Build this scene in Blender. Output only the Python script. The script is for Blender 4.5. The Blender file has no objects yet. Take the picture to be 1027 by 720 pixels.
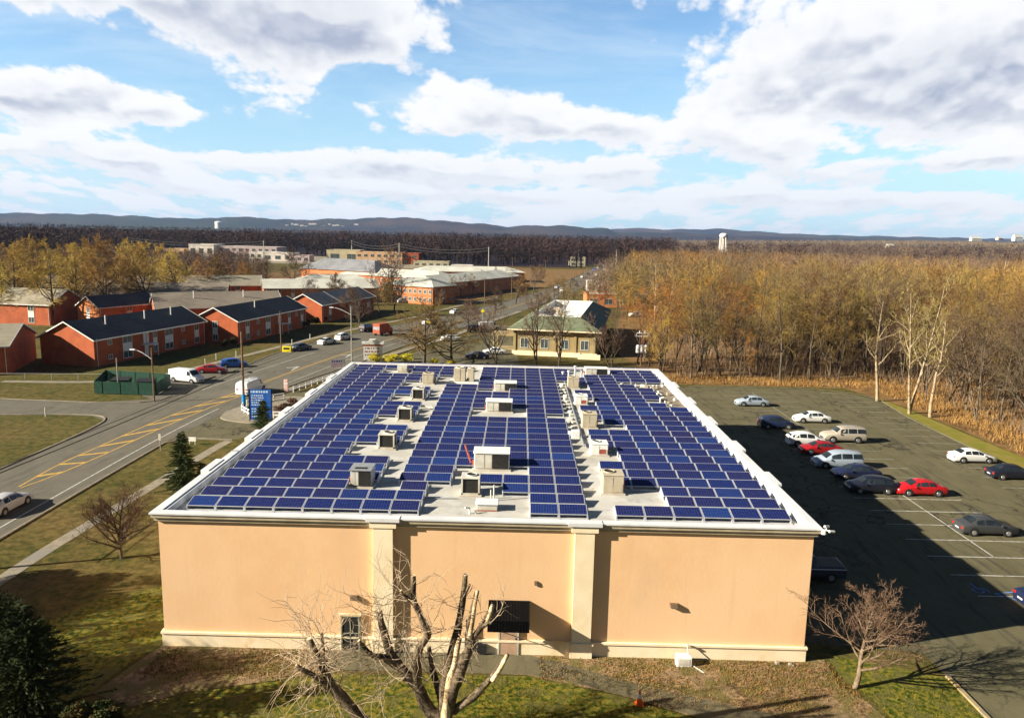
import bpy, math, random
import numpy as np
from mathutils import Vector, Matrix
R=math.radians
S=bpy.context.scene
COL=S.collection
rnd=random.Random(7)
# ------------------------------------------------------------------ camera
CX,CZ,YAW,PITCH,ROLL,F=1.645,23.902,-0.00797,0.16202,0.0211,756.8
def cam_axes():
    cy,sy=math.cos(YAW),math.sin(YAW); cp,sp=math.cos(PITCH),math.sin(PITCH)
    fw=Vector((sy*cp,cy*cp,-sp)); rt=Vector((cy,-sy,0)); up=rt.cross(fw)
    cr,sr=math.cos(ROLL),math.sin(ROLL)
    return fw, rt*cr+up*sr, up*cr-rt*sr
FW,RT,UP=cam_axes()
cd=bpy.data.cameras.new('camera'); cam=bpy.data.objects.new('camera',cd); COL.objects.link(cam)
m=Matrix((RT,UP,-FW)).transposed().to_4x4(); m.translation=Vector((CX,0,CZ)); cam.matrix_world=m
cd.sensor_width=36; cd.lens=F/1027*36; cd.clip_end=40000; cd.clip_start=.5
S.camera=cam
def G(px,py,z=0.0):            # ground point seen at a pixel of the photograph
    u=(px-513.5); v=(py-360)
    d=FW*F+RT*u-UP*v
    t=(z-CZ)/d.z
    return (CX+d.x*t, d.y*t)
# ------------------------------------------------------------------ render / light
S.view_settings.view_transform='Standard'; S.view_settings.look='None'
S.view_settings.exposure=1.28; S.view_settings.gamma=1
SUNAZ=17.0; SUNEL=24.5
w=bpy.data.worlds.new('World'); S.world=w; w.use_nodes=True
sd=bpy.data.lights.new('sun','SUN'); sd.energy=5.0; sd.angle=R(.5); sd.color=(1,.91,.74)
so=bpy.data.objects.new('sun',sd); COL.objects.link(so)
tos=Vector((-math.cos(R(SUNAZ))*math.cos(R(SUNEL)),-math.sin(R(SUNAZ))*math.cos(R(SUNEL)),math.sin(R(SUNEL))))
so.rotation_euler=tos.to_track_quat('Z','Y').to_euler(); so.location=(-60,-20,80)

class NT:
    def __init__(s,nt): s.n=nt.nodes; s.l=nt.links
    def add(s,t,**k):
        x=s.n.new(t)
        for a,b in k.items(): setattr(x,a,b)
        return x
    def math(s,op,a,b=None,c=None,clamp=False):
        x=s.n.new('ShaderNodeMath'); x.operation=op; x.use_clamp=clamp
        for i,v in enumerate((a,b,c)):
            if v is None: continue
            if isinstance(v,(int,float)): x.inputs[i].default_value=v
            else: s.l.new(v,x.inputs[i])
        return x.outputs[0]
    def smooth(s,v,a,b,lo=0,hi=1):
        x=s.n.new('ShaderNodeMapRange'); x.interpolation_type='SMOOTHSTEP'
        s.l.new(v,x.inputs[0]); x.inputs[1].default_value=a; x.inputs[2].default_value=b
        x.inputs[3].default_value=lo; x.inputs[4].default_value=hi
        return x.outputs[0]
    def mix(s,f,a,b):
        x=s.n.new('ShaderNodeMix'); x.data_type='RGBA'
        if isinstance(f,(int,float)): x.inputs[0].default_value=f
        else: s.l.new(f,x.inputs[0])
        for i,v in ((6,a),(7,b)):
            if isinstance(v,(tuple,list)): x.inputs[i].default_value=(*v[:3],1)
            else: s.l.new(v,x.inputs[i])
        return x.outputs[2]
    def noise(s,vec,scale,detail=4,rough=.55,dist=0):
        x=s.n.new('ShaderNodeTexNoise'); x.inputs['Scale'].default_value=scale
        x.inputs['Detail'].default_value=detail; x.inputs['Roughness'].default_value=rough
        x.inputs['Distortion'].default_value=dist
        if vec is not None: s.l.new(vec,x.inputs['Vector'])
        return x.outputs['Fac']

def build_world():
    nt=w.node_tree; nt.nodes.clear(); N=NT(nt)
    out=N.add('ShaderNodeOutputWorld'); bg=N.add('ShaderNodeBackground'); bg.inputs[1].default_value=.05
    sky=N.add('ShaderNodeTexSky'); sky.sky_type='NISHITA'; sky.sun_disc=False
    sky.sun_elevation=R(SUNEL); sky.sun_rotation=R(270-SUNAZ); sky.air_density=1.0; sky.dust_density=.4; sky.ozone_density=2.5
    tc=N.add('ShaderNodeTexCoord'); sep=N.add('ShaderNodeSeparateXYZ'); nt.links.new(tc.outputs['Generated'],sep.inputs[0])
    X,Y,Z=sep.outputs
    yy=N.math('MAXIMUM',Y,.02)
    az=N.math('DIVIDE',X,yy); el=N.math('DIVIDE',Z,yy)
    # cumulus heaps given by bearing (x/y) and elevation (z/y) with sizes and strength
    heaps=[(-.33,.280,.15,.052,1.75),(-.23,.262,.10,.042,1.1),(-.45,.31,.08,.03,.5),(-.20,.215,.07,.018,.6),(-.72,.165,.10,.03,.6),(-.56,.175,.10,.022,.6),(-.62,.165,.13,.028,.95),(-.50,.150,.08,.018,.7),(-.05,.160,.10,.036,1.0),(.04,.150,.07,.028,.7),(.12,.140,.05,.018,.9),
           (.42,.27,.17,.09,.85),(.58,.235,.15,.045,1.35),(.45,.19,.14,.03,.9),(.30,.165,.12,.045,.85),(.28,.12,.10,.02,.5),(.62,.17,.12,.028,.9),(.60,.11,.10,.016,.6),
           (-.70,.10,.09,.018,.9),(-.52,.085,.09,.016,.7),(-.36,.085,.07,.015,.7),(-.18,.085,.08,.018,.9),(-.06,.075,.08,.015,.7),(.10,.085,.09,.016,.8),(.25,.06,.10,.012,.5),(-.3,.055,.2,.010,.5),(.5,.055,.2,.010,.5),(.0,.05,.2,.008,.4),(.40,.085,.06,.012,.5),(-.72,.30,.07,.018,.6),(-.60,.285,.08,.012,.5)]
    holes=[(-.66,.235,.14,.026,-1.0),(-.20,.195,.05,.022,-.7),(.06,.27,.07,.08,-1.2),(-.46,.20,.06,.022,-.6),(.45,.115,.08,.014,-.7),(-.1,.115,.12,.010,-.7),(.22,.10,.05,.010,-.4),(.13,.20,.07,.03,-.7),(-.33,.125,.14,.012,-.6),(.55,.085,.1,.010,-.5),(.35,.33,.03,.015,-.5)]
    zc=N.math('ADD',N.math('MAXIMUM',el,0.0),.10)
    zi=N.math('DIVIDE',1.0,zc)
    def vecs(dv):
        e2=N.math('ADD',el,dv) if dv else el
        zc=N.math('ADD',N.math('MAXIMUM',e2,0.0),.10); zi=N.math('DIVIDE',1.0,zc)
        cb=N.add('ShaderNodeCombineXYZ'); nt.links.new(N.math('MULTIPLY',az,zi),cb.inputs[0]); nt.links.new(zi,cb.inputs[1]); cb.inputs[2].default_value=3.7
        cb2=N.add('ShaderNodeCombineXYZ'); nt.links.new(N.math('MULTIPLY',az,N.math('ADD',N.math('MULTIPLY',zi,.10),.75)),cb2.inputs[0])
        nt.links.new(N.math('MULTIPLY',N.math('LOGARITHM',N.math('ADD',N.math('MAXIMUM',e2,0.0),.07),2.718),.42),cb2.inputs[1]); cb2.inputs[2].default_value=1.3
        return cb.outputs[0],cb2.outputs[0]
    va,vb=vecs(0); vc,vd=vecs(.024)
    acc=None; gr=None
    for (a,e,sa,se,k) in heaps+holes:
        da=N.math('DIVIDE',N.math('SUBTRACT',az,a),sa); de=N.math('DIVIDE',N.math('SUBTRACT',el,e),se)
        q=N.math('ADD',N.math('MULTIPLY',da,da),N.math('MULTIPLY',de,de))
        g=N.math('MULTIPLY',N.math('EXPONENT',N.math('MULTIPLY',q,-1.0)),k*.25)
        acc=g if acc is None else N.math('ADD',acc,g)
        dg=N.math('MULTIPLY',N.math('MULTIPLY',g,de),-2*.014/se); gr=dg if gr is None else N.math('ADD',gr,dg)
    def puff(vec,sc,det):
        x=N.add('ShaderNodeTexVoronoi'); x.feature='F1'; x.inputs['Scale'].default_value=sc; x.inputs['Detail'].default_value=det; x.inputs['Roughness'].default_value=.55; x.normalize=True
        wv=N.add('ShaderNodeTexNoise'); wv.inputs['Scale'].default_value=sc*.8; wv.inputs['Detail'].default_value=3; nt.links.new(vec,wv.inputs[0])
        sv=N.add('ShaderNodeVectorMath'); sv.operation='SCALE'; sv.inputs['Scale'].default_value=.45/sc; nt.links.new(wv.outputs['Color'],sv.inputs[0])
        av=N.add('ShaderNodeVectorMath'); av.operation='ADD'; nt.links.new(vec,av.inputs[0]); nt.links.new(sv.outputs[0],av.inputs[1]); nt.links.new(av.outputs[0],x.inputs['Vector'])
        return N.math('SUBTRACT',1.0,x.outputs['Distance'])
    P0=puff(vb,16,3.5)
    d0=N.math('ADD',N.math('ADD',N.math('MULTIPLY',N.noise(va,1.5,6,.60,.15),.30),N.math('MULTIPLY',N.noise(vb,8,7,.58,.1),.62)),acc)
    d0=N.math('ADD',d0,N.math('MULTIPLY',N.math('SUBTRACT',P0,.60),.62))
    l0=N.math('ADD',N.math('MULTIPLY',N.noise(va,1.5,2,.5,.15),.30),N.math('MULTIPLY',N.noise(vb,8,3,.5,.1),.85))
    l1=N.math('ADD',N.math('MULTIPLY',N.noise(vc,1.5,2,.5,.15),.30),N.math('MULTIPLY',N.noise(vd,8,3,.5,.1),.85))
    cov=N.smooth(N.math('ADD',d0,N.smooth(el,.02,.20,.085,.020)),.54,.645)
    cbv=N.add('ShaderNodeCombineXYZ'); nt.links.new(az,cbv.inputs[0]); nt.links.new(N.math('MULTIPLY',el,4.0),cbv.inputs[1])
    veil=N.smooth(N.noise(cbv.outputs[0],3.0,6,.62,.4),.40,.72,0,.85)
    under=N.smooth(N.math('ADD',N.math('SUBTRACT',l1,l0),gr),-.09,.12)
    thick=N.smooth(d0,.60,.86)
    grey=N.math('MULTIPLY',under,N.math('ADD',N.math('MULTIPLY',thick,.85),.20),clamp=True)
    grey=N.math('MAXIMUM',grey,N.math('MULTIPLY',N.smooth(d0,.70,1.05,0,.95),N.smooth(under,.05,.75,.45,1)))
    grey=N.math('MULTIPLY',grey,N.smooth(P0,.45,.80,1.25,.70),clamp=True)
    ccol=N.mix(grey,(8.3,8.4,8.6),(3.7,4.2,5.4))
    ccol=N.mix(N.smooth(el,.02,.14,.28,0),ccol,(5.2,6.1,7.6))
    hs=N.add('ShaderNodeHueSaturation'); hs.inputs['Saturation'].default_value=1.12; hs.inputs['Value'].default_value=1.6
    nt.links.new(sky.outputs[0],hs.inputs['Color'])
    lowhaze=N.smooth(el,.0,.30,.78,0)
    base=N.mix(lowhaze,hs.outputs[0],(3.9,6.4,8.4))
    base=N.mix(N.math('MULTIPLY',veil,.55),base,(6.4,7.6,8.6))
    col=N.mix(cov,base,ccol)
    # clouds only to the north; unseen sky overhead and behind dimmed to deepen shadows
    over=N.math('MULTIPLY',N.smooth(Z,.32,.42,1,0),N.smooth(Y,.25,.5))
    hs2=N.add('ShaderNodeHueSaturation'); hs2.inputs['Saturation'].default_value=1.1; hs2.inputs['Value'].default_value=.38; nt.links.new(sky.outputs[0],hs2.inputs['Color'])
    col=N.mix(over,hs2.outputs[0],col)
    nt.links.new(col,bg.inputs[0]); nt.links.new(bg.outputs[0],out.inputs[0])
build_world()
w.cycles.sampling_method='MANUAL'; w.cycles.sample_map_resolution=512

# ------------------------------------------------------------------ materials
MATS={}
def mat(name,c1,c2=None,rough=.85,scale=1.0,detail=5,metal=0,bump=0,bscale=None,c3=None,spec=.3,coords='Object',big=None,stops=(.35,.65),coat=0,bigcol=None):
    if name in MATS: return MATS[name]
    m=bpy.data.materials.new(name); m.use_nodes=True; nt=m.node_tree; N=NT(nt)
    b=nt.nodes['Principled BSDF']; b.inputs['Roughness'].default_value=rough; b.inputs['Metallic'].default_value=metal
    b.inputs['Specular IOR Level'].default_value=spec
    if coat: b.inputs['Coat Weight'].default_value=coat; b.inputs['Coat Roughness'].default_value=.06
    tc=N.add('ShaderNodeTexCoord'); v=tc.outputs[coords]
    if c2 is None: c2=tuple(x*.88 for x in c1)
    f=N.noise(v,scale,detail,.62)
    f=N.smooth(f,stops[0],stops[1])
    col=N.mix(f,c1,c2)
    if c3 is not None:
        f3=N.smooth(N.noise(v,scale*.27,3,.5),.45,.68); col=N.mix(f3,col,c3)
    if big is not None:
        fb=N.smooth(N.noise(v,big,3,.5),.4,.62); col=N.mix(fb,col,bigcol)
    nt.links.new(col,b.inputs['Base Color'])
    if bump:
        bp=N.add('ShaderNodeBump'); bp.inputs['Strength'].default_value=bump; bp.inputs['Distance'].default_value=.05
        nt.links.new(N.noise(v,bscale or scale*4,4,.6),bp.inputs['Height']); nt.links.new(bp.outputs[0],b.inputs['Normal'])
    MATS[name]=m; return m
def brickmat(name,c1,c2,mortar,sc=1.0):
    m=bpy.data.materials.new(name); m.use_nodes=True; nt=m.node_tree; N=NT(nt); b=nt.nodes['Principled BSDF']; b.inputs['Roughness'].default_value=.9
    tc=N.add('ShaderNodeTexCoord'); sep=N.add('ShaderNodeSeparateXYZ'); nt.links.new(tc.outputs['Object'],sep.inputs[0])
    cb=N.add('ShaderNodeCombineXYZ'); nt.links.new(N.math('ADD',sep.outputs[0],sep.outputs[1]),cb.inputs[0]); nt.links.new(sep.outputs[2],cb.inputs[1])
    br=N.add('ShaderNodeTexBrick'); nt.links.new(cb.outputs[0],br.inputs['Vector']); br.inputs['Scale'].default_value=3.0*sc
    br.inputs['Color1'].default_value=(*c1,1); br.inputs['Color2'].default_value=(*c2,1); br.inputs['Mortar'].default_value=(*mortar,1); br.inputs['Mortar Size'].default_value=.018
    f=N.smooth(N.noise(tc.outputs['Object'],.5,5,.6),.35,.7)
    hs=N.add('ShaderNodeHueSaturation'); hs.inputs['Value'].default_value=.72; nt.links.new(br.outputs[0],hs.inputs['Color'])
    nt.links.new(N.mix(f,br.outputs[0],hs.outputs[0]),b.inputs['Base Color']); return m
def shinglemat(name,c1,c2):
    m=bpy.data.materials.new(name); m.use_nodes=True; nt=m.node_tree; N=NT(nt); b=nt.nodes['Principled BSDF']; b.inputs['Roughness'].default_value=.92
    tc=N.add('ShaderNodeTexCoord'); v=tc.outputs['Object']
    mp=N.add('ShaderNodeMapping'); nt.links.new(v,mp.inputs[0]); mp.inputs['Scale'].default_value=(.6,.6,5)
    f=N.smooth(N.noise(mp.outputs[0],1.2,6,.65),.35,.68)
    f2=N.smooth(N.noise(v,.18,3,.5),.35,.65)
    col=N.mix(f,c1,c2); col=N.mix(N.math('MULTIPLY',f2,.45),col,tuple(x*1.35 for x in c2))
    nt.links.new(col,b.inputs['Base Color']); return m

def groundmat():
    m=bpy.data.materials.new('ground_grass'); m.use_nodes=True; nt=m.node_tree; N=NT(nt); b=nt.nodes['Principled BSDF']; b.inputs['Roughness'].default_value=1; b.inputs['Specular IOR Level'].default_value=.1
    v=N.add('ShaderNodeTexCoord').outputs['Object']
    a=N.smooth(N.noise(v,1.1,9,.75),.40,.60); c=N.smooth(N.noise(v,.11,5,.6),.38,.62); d=N.smooth(N.noise(v,.028,3,.5),.4,.6)
    col=N.mix(a,(.045,.048,.010),(.120,.094,.024)); col2=N.mix(a,(.085,.062,.018),(.17,.12,.042))
    col=N.mix(c,col,col2); col=N.mix(N.math('MULTIPLY',d,.6),col,N.mix(a,(.045,.058,.012),(.12,.10,.026)))
    fleck=N.smooth(N.noise(v,9,4,.8),.62,.72); col=N.mix(N.math('MULTIPLY',fleck,.5),col,(.24,.18,.10))
    nt.links.new(col,b.inputs['Base Color'])
    bp=N.add('ShaderNodeBump'); bp.inputs['Strength'].default_value=.7; bp.inputs['Distance'].default_value=.06; nt.links.new(N.noise(v,4,6,.75),bp.inputs['Height']); nt.links.new(bp.outputs[0],b.inputs['Normal'])
    return m
def asphaltmat(name,c1,c2,streak,crack=True):
    m=bpy.data.materials.new(name); m.use_nodes=True; nt=m.node_tree; N=NT(nt); b=nt.nodes['Principled BSDF']; b.inputs['Roughness'].default_value=.92; b.inputs['Specular IOR Level'].default_value=.25
    v=N.add('ShaderNodeTexCoord').outputs['Object']
    f=N.smooth(N.noise(v,.35,7,.7),.32,.68); col=N.mix(f,c1,c2)
    mp=N.add('ShaderNodeMapping'); nt.links.new(v,mp.inputs[0]); mp.inputs['Rotation'].default_value=(0,0,R(8)); mp.inputs['Scale'].default_value=(.55,.06,1)
    s=N.smooth(N.noise(mp.outputs[0],2.2,7,.72,.8),.50,.66); col=N.mix(N.math('MULTIPLY',s,.85),col,streak)
    ob=N.smooth(N.noise(v,.16,5,.65),.52,.70); col=N.mix(N.math('MULTIPLY',ob,.45),col,tuple(x*1.15 for x in c2))
    if crack:
        vo=N.add('ShaderNodeTexVoronoi'); vo.feature='DISTANCE_TO_EDGE'; vo.inputs['Scale'].default_value=.16
        wv=N.add('ShaderNodeVectorMath'); wv.operation='ADD'; nz=N.add('ShaderNodeTexNoise'); nz.inputs['Scale'].default_value=.5; nz.inputs['Detail'].default_value=5; nt.links.new(v,nz.inputs[0])
        sc=N.add('ShaderNodeVectorMath'); sc.operation='SCALE'; sc.inputs['Scale'].default_value=4; nt.links.new(nz.outputs['Color'],sc.inputs[0])
        nt.links.new(v,wv.inputs[0]); nt.links.new(sc.outputs[0],wv.inputs[1]); nt.links.new(wv.outputs[0],vo.inputs['Vector'])
        k=N.smooth(vo.outputs['Distance'],.006,.022,1,0)
        k=N.math('MULTIPLY',k,N.smooth(N.noise(v,.07,3,.5),.42,.60)); col=N.mix(k,col,tuple(x*.4 for x in streak))
    g=N.smooth(N.noise(v,14,3,.7),.3,.75); col=N.mix(N.math('MULTIPLY',g,.25),col,tuple(x*1.6 for x in c2))
    nt.links.new(col,b.inputs['Base Color'])
    bp=N.add('ShaderNodeBump'); bp.inputs['Strength'].default_value=.3; bp.inputs['Distance'].default_value=.02; nt.links.new(N.noise(v,18,4,.7),bp.inputs['Height']); nt.links.new(bp.outputs[0],b.inputs['Normal'])
    return m
def paintmat(name,c,worn):
    m=bpy.data.materials.new(name); m.use_nodes=True; nt=m.node_tree; N=NT(nt); b=nt.nodes['Principled BSDF']; b.inputs['Roughness'].default_value=.8
    v=N.add('ShaderNodeTexCoord').outputs['Object']; f=N.smooth(N.noise(v,2.2,7,.8),.42,.66)
    nt.links.new(N.mix(f,c,worn),b.inputs['Base Color']); return m
def panelmat():
    m=bpy.data.materials.new('solar_cells'); m.use_nodes=True; nt=m.node_tree; N=NT(nt); b=nt.nodes['Principled BSDF']
    b.inputs['Roughness'].default_value=.20; b.inputs['Specular IOR Level'].default_value=.18
    tc=N.add('ShaderNodeTexCoord'); sep=N.add('ShaderNodeSeparateXYZ'); nt.links.new(tc.outputs['Object'],sep.inputs[0])
    oi=N.add('ShaderNodeObjectInfo')
    def line(o,per,wd,off=0):
        t=N.math('FRACT',N.math('ADD',N.math('DIVIDE',o,per),off)); t=N.math('ABSOLUTE',N.math('SUBTRACT',t,.5)); return N.smooth(t,.5-wd,.5-wd*.5)
    gx=line(sep.outputs[0],.158,.045); gy=line(sep.outputs[1],.156,.045)
    g=N.math('MAXIMUM',gx,gy)
    r=oi.outputs['Random']
    base=N.mix(r,(.003,.012,.095),(.012,.009,.055))
    rr=N.math('FRACT',N.math('MULTIPLY',r,17.3)); base=N.mix(N.smooth(rr,.75,1.0),base,(.008,.030,.15))
    n=N.smooth(N.noise(tc.outputs['Object'],3,4,.6),.3,.7); base=N.mix(N.math('MULTIPLY',n,.3),base,(.015,.035,.19))
    col=N.mix(N.math('MULTIPLY',g,.42),base,(.22,.26,.42))
    nt.links.new(col,b.inputs['Base Color']); return m
def barkmat(name,c1,c2): return mat(name,c1,c2,rough=.95,scale=5,detail=9,spec=.1,stops=(.38,.62),bump=1.0,bscale=9,c3=tuple(x*.55 for x in c2))
def twigmat(name,c1,c2,big=.02,bigcol=(.2,.15,.08)):
    m=bpy.data.materials.new(name); m.use_nodes=True; nt=m.node_tree; N=NT(nt); b=nt.nodes['Principled BSDF']; b.inputs['Roughness'].default_value=.9; b.inputs['Specular IOR Level'].default_value=.1
    tc=N.add('ShaderNodeTexCoord'); geo=N.add('ShaderNodeNewGeometry'); oi=N.add('ShaderNodeObjectInfo')
    f=N.smooth(N.noise(geo.outputs['Position'],.35,3,.6),.35,.65)
    col=N.mix(f,c1,c2)
    col=N.mix(N.math('MULTIPLY',N.smooth(N.noise(geo.outputs['Position'],big,3,.6),.42,.62),.8),col,bigcol)
    hs=N.add('ShaderNodeHueSaturation'); nt.links.new(col,hs.inputs['Color'])
    nt.links.new(N.math('ADD',N.math('MULTIPLY',oi.outputs['Random'],.05),.475),hs.inputs['Hue'])
    nt.links.new(N.math('ADD',N.math('MULTIPLY',oi.outputs['Random'],.6),.7),hs.inputs['Value'])
    nt.links.new(hs.outputs[0],b.inputs['Base Color'])
    return m
def carpaint(name,c,metal=.0): return mat('paint_'+name,c,tuple(x*.93 for x in c),rough=.38,scale=.6,metal=metal,spec=.3,coat=.35)

M=dict(
 ground=groundmat(),
 lot=asphaltmat('lot_asphalt',(.092,.082,.042),(.126,.112,.062),(.038,.034,.028)),
 road=asphaltmat('road_asphalt',(.105,.095,.072),(.135,.122,.094),(.070,.064,.052),False),
 path=asphaltmat('path_asphalt',(.105,.092,.052),(.135,.118,.070),(.07,.062,.04)),
 concrete=mat('concrete',(.30,.26,.19),(.21,.18,.13),scale=1.4,c3=(.22,.20,.17),bump=.2),
 white_line=paintmat('white_line',(.58,.57,.52),(.20,.19,.165)),
 faint_line=paintmat('faint_line',(.34,.33,.28),(.11,.10,.08)),
 yellow_line=paintmat('yellow_line',(.62,.36,.04),(.30,.21,.08)),
 blue_line=paintmat('blue_line',(.12,.30,.70),(.06,.10,.2)),
 mulch=mat('mulch',(.34,.235,.125),(.12,.078,.042),scale=3.5,detail=11,c3=(.24,.17,.10),bump=1,bscale=9,spec=.1,big=.9,bigcol=(.15,.125,.045),stops=(.42,.60)),
 lawn=mat('lawn_green',(.038,.062,.006),(.20,.165,.024),scale=3.2,detail=11,stops=(.40,.60),c3=(.12,.11,.03),bump=1,bscale=6,spec=.1),
 woodfloor=mat('wood_floor',(.26,.15,.055),(.13,.075,.032),scale=.5,detail=9,c3=(.20,.13,.06),bump=1,bscale=2,spec=.1),
 stripgrass=mat('strip_grass',(.17,.17,.025),(.24,.19,.05),scale=.6,detail=8,spec=.1),
 stucco=mat('peach_stucco',(.84,.545,.31),(.80,.505,.28),scale=.45,c3=(.85,.57,.34),bump=.12,bscale=5,spec=.15),
 cream=mat('cream_stucco',(.90,.77,.55),(.84,.69,.46),scale=.8,bump=.2,bscale=16),
 coping=mat('coping_metal',(.74,.74,.75),(.62,.63,.65),rough=.5,scale=.5,spec=.4),
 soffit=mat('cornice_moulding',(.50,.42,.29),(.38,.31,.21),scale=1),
 membrane=mat('roof_membrane',(.56,.555,.53),(.42,.42,.41),rough=.8,scale=.35,detail=8,c3=(.50,.47,.40),spec=.2,big=.9,bigcol=(.52,.50,.45)),
 dirt=mat('roof_grime',(.13,.10,.07),(.30,.25,.19),scale=2.2,detail=7),
 cells=panelmat(),
 alu=mat('aluminium',(.60,.61,.64),(.50,.51,.55),rough=.4,scale=3,metal=.25,spec=.5),
 white=mat('white_paint',(.80,.80,.77),(.70,.70,.66),rough=.6,scale=2),
 offwhite=mat('offwhite_metal',(.66,.64,.56),(.54,.52,.45),rough=.6,scale=1.5,c3=(.46,.40,.32)),
 beige=mat('beige_metal',(.52,.45,.33),(.44,.38,.28),rough=.6,scale=1.5),
 greymetal=mat('grey_metal',(.34,.35,.37),(.26,.27,.29),rough=.5,scale=2,metal=.2),
 black=mat('black_grille',(.012,.012,.012),(.03,.028,.026),rough=.6,scale=9),
 coil=mat('condenser_coil',(.028,.026,.022),(.012,.012,.011),rough=.6,scale=14),
 rust=mat('rusty_red',(.42,.10,.05),(.25,.07,.04),scale=4),
 darkmetal=mat('dark_awning',(.004,.004,.005),(.008,.007,.007),rough=.8,scale=6,spec=.08),
 glass=mat('dark_glass',(.015,.02,.025),(.03,.04,.045),rough=.08,scale=.6,spec=.8),
 winglass=mat('window_glass',(.04,.055,.06),(.10,.12,.12),rough=.15,scale=1.2,spec=.7),
 tyre=mat('tyre_rubber',(.015,.015,.015),(.03,.03,.03),scale=8),
 rim=mat('wheel_rim',(.45,.45,.46),(.35,.35,.36),rough=.35,metal=.6,scale=5),
 lampw=mat('clear_lens',(.75,.75,.72),(.6,.6,.6),rough=.15,spec=.8,scale=5),
 lampr=mat('red_lens',(.45,.02,.015),(.30,.01,.01),rough=.2,spec=.6,scale=5),
 wood=mat('pole_wood',(.20,.13,.08),(.13,.085,.05),scale=3,rough=.95),
 greypole=mat('lamp_metal',(.36,.34,.30),(.28,.27,.24),scale=3,rough=.6),
 wire=mat('wire_black',(.03,.03,.03),(.05,.05,.05),scale=1),
 brick=brickmat('red_brick',(.52,.110,.026),(.36,.066,.018),(.38,.14,.06)),
 brick2=brickmat('orange_brick',(.60,.19,.055),(.50,.14,.04),(.44,.24,.12)),
 roofdark=shinglemat('dark_shingle',(.040,.042,.052),(.065,.066,.078)),
 roofgrey=shinglemat('grey_shingle',(.13,.135,.15),(.20,.205,.22)),
 roofbeige=shinglemat('beige_shingle',(.19,.17,.125),(.27,.24,.18)),
 roofbrown=shinglemat('brown_shingle',(.15,.125,.10),(.22,.185,.145)),
 roofpale=shinglemat('pale_roofing',(.42,.42,.37),(.52,.52,.46)),
 roofgreen=shinglemat('green_roofing',(.085,.105,.06),(.15,.175,.105)),
 roofteal=shinglemat('teal_roofing',(.05,.11,.10),(.08,.15,.13)),  # shade of the right-hand slope painted as a darker, bluer roof colour
 tan=mat('tan_wall',(.36,.29,.15),(.28,.22,.11),scale=.6,c3=(.33,.24,.11)),
 greenfab=mat('green_slats',(.008,.045,.028),(.012,.07,.042),scale=3,rough=.6),
 bluevinyl=mat('blue_vinyl',(.015,.085,.42),(.02,.13,.52),rough=.5,scale=1.2),
 shopwhite=mat('shop_white',(.72,.66,.60),(.60,.54,.48),scale=.3),
 shoppink=mat('shop_pink',(.52,.40,.40),(.42,.33,.33),scale=.3),
 shopbeige=mat('shop_beige',(.48,.42,.28),(.38,.33,.22),scale=.2),
 shoporange=mat('shop_orange',(.60,.38,.22),(.48,.30,.17),scale=.2),
 yellow=mat('sign_yellow',(.85,.70,.02),(.75,.6,.02),scale=2),
 cone=mat('cone_orange',(.88,.15,.015),(.75,.11,.01),scale=4),
 blue=mat('tarp_blue',(.01,.30,.75),(.01,.22,.6),scale=3),
 bark_grey=barkmat('bark_grey',(.22,.165,.11),(.10,.075,.05)),
 bark_dark=barkmat('bark_dark',(.07,.055,.04),(.13,.10,.07)),
 bark_pale=barkmat('bark_pale',(.46,.37,.24),(.26,.19,.12)),
 cut=barkmat('cut_wood',(.72,.60,.42),(.60,.42,.22)),
 twig_gold=twigmat('twigs_gold',(.41,.20,.045),(.25,.13,.042),bigcol=(.16,.105,.05)),
 twig_orange=twigmat('twigs_orange',(.44,.135,.02),(.30,.12,.03),bigcol=(.20,.12,.05)),
 twig_olive=twigmat('twigs_olive',(.24,.16,.055),(.16,.11,.05),bigcol=(.24,.16,.045)),
 twig_grey=twigmat('twigs_grey',(.13,.092,.060),(.095,.068,.048),bigcol=(.12,.07,.045)),
 twig_willow=twigmat('twigs_willow',(.56,.38,.11),(.38,.25,.08),bigcol=(.32,.20,.08)),
 twig_brown=twigmat('twigs_brown',(.20,.125,.085),(.15,.10,.07),bigcol=(.18,.12,.08)),
 twig_pale=twigmat('twigs_pale',(.34,.26,.13),(.26,.19,.09),bigcol=(.30,.22,.1)),
 farwood=twigmat('far_woods',(.045,.030,.030),(.028,.022,.028),big=.004,bigcol=(.085,.048,.035)),  # cloud shade over the far woods is put into this dark colour
 farwood_gold=twigmat('far_gold_woods',(.31,.15,.04),(.17,.10,.045),big=.008,bigcol=(.13,.08,.045)),
 farwood_mauve=twigmat('far_ridge_woods',(.21,.145,.09),(.16,.11,.08),big=.004,bigcol=(.12,.085,.07)),
 needles=twigmat('spruce_needles',(.030,.050,.018),(.05,.065,.02),bigcol=(.045,.05,.02)),
 ivy=twigmat('ivy_leaves',(.030,.050,.014),(.060,.070,.020),big=.9,bigcol=(.11,.065,.025)),
 forsythia=twigmat('forsythia',(.62,.50,.03),(.48,.42,.05),bigcol=(.5,.42,.06)),
 brush=twigmat('dry_brush',(.40,.23,.075),(.27,.155,.055),big=.08,bigcol=(.22,.12,.04)),
 hill=mat('hill_woods',(.018,.024,.046),(.075,.050,.050),scale=.0016,detail=8,rough=1,spec=0,c3=(.035,.045,.04)),
)

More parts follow.
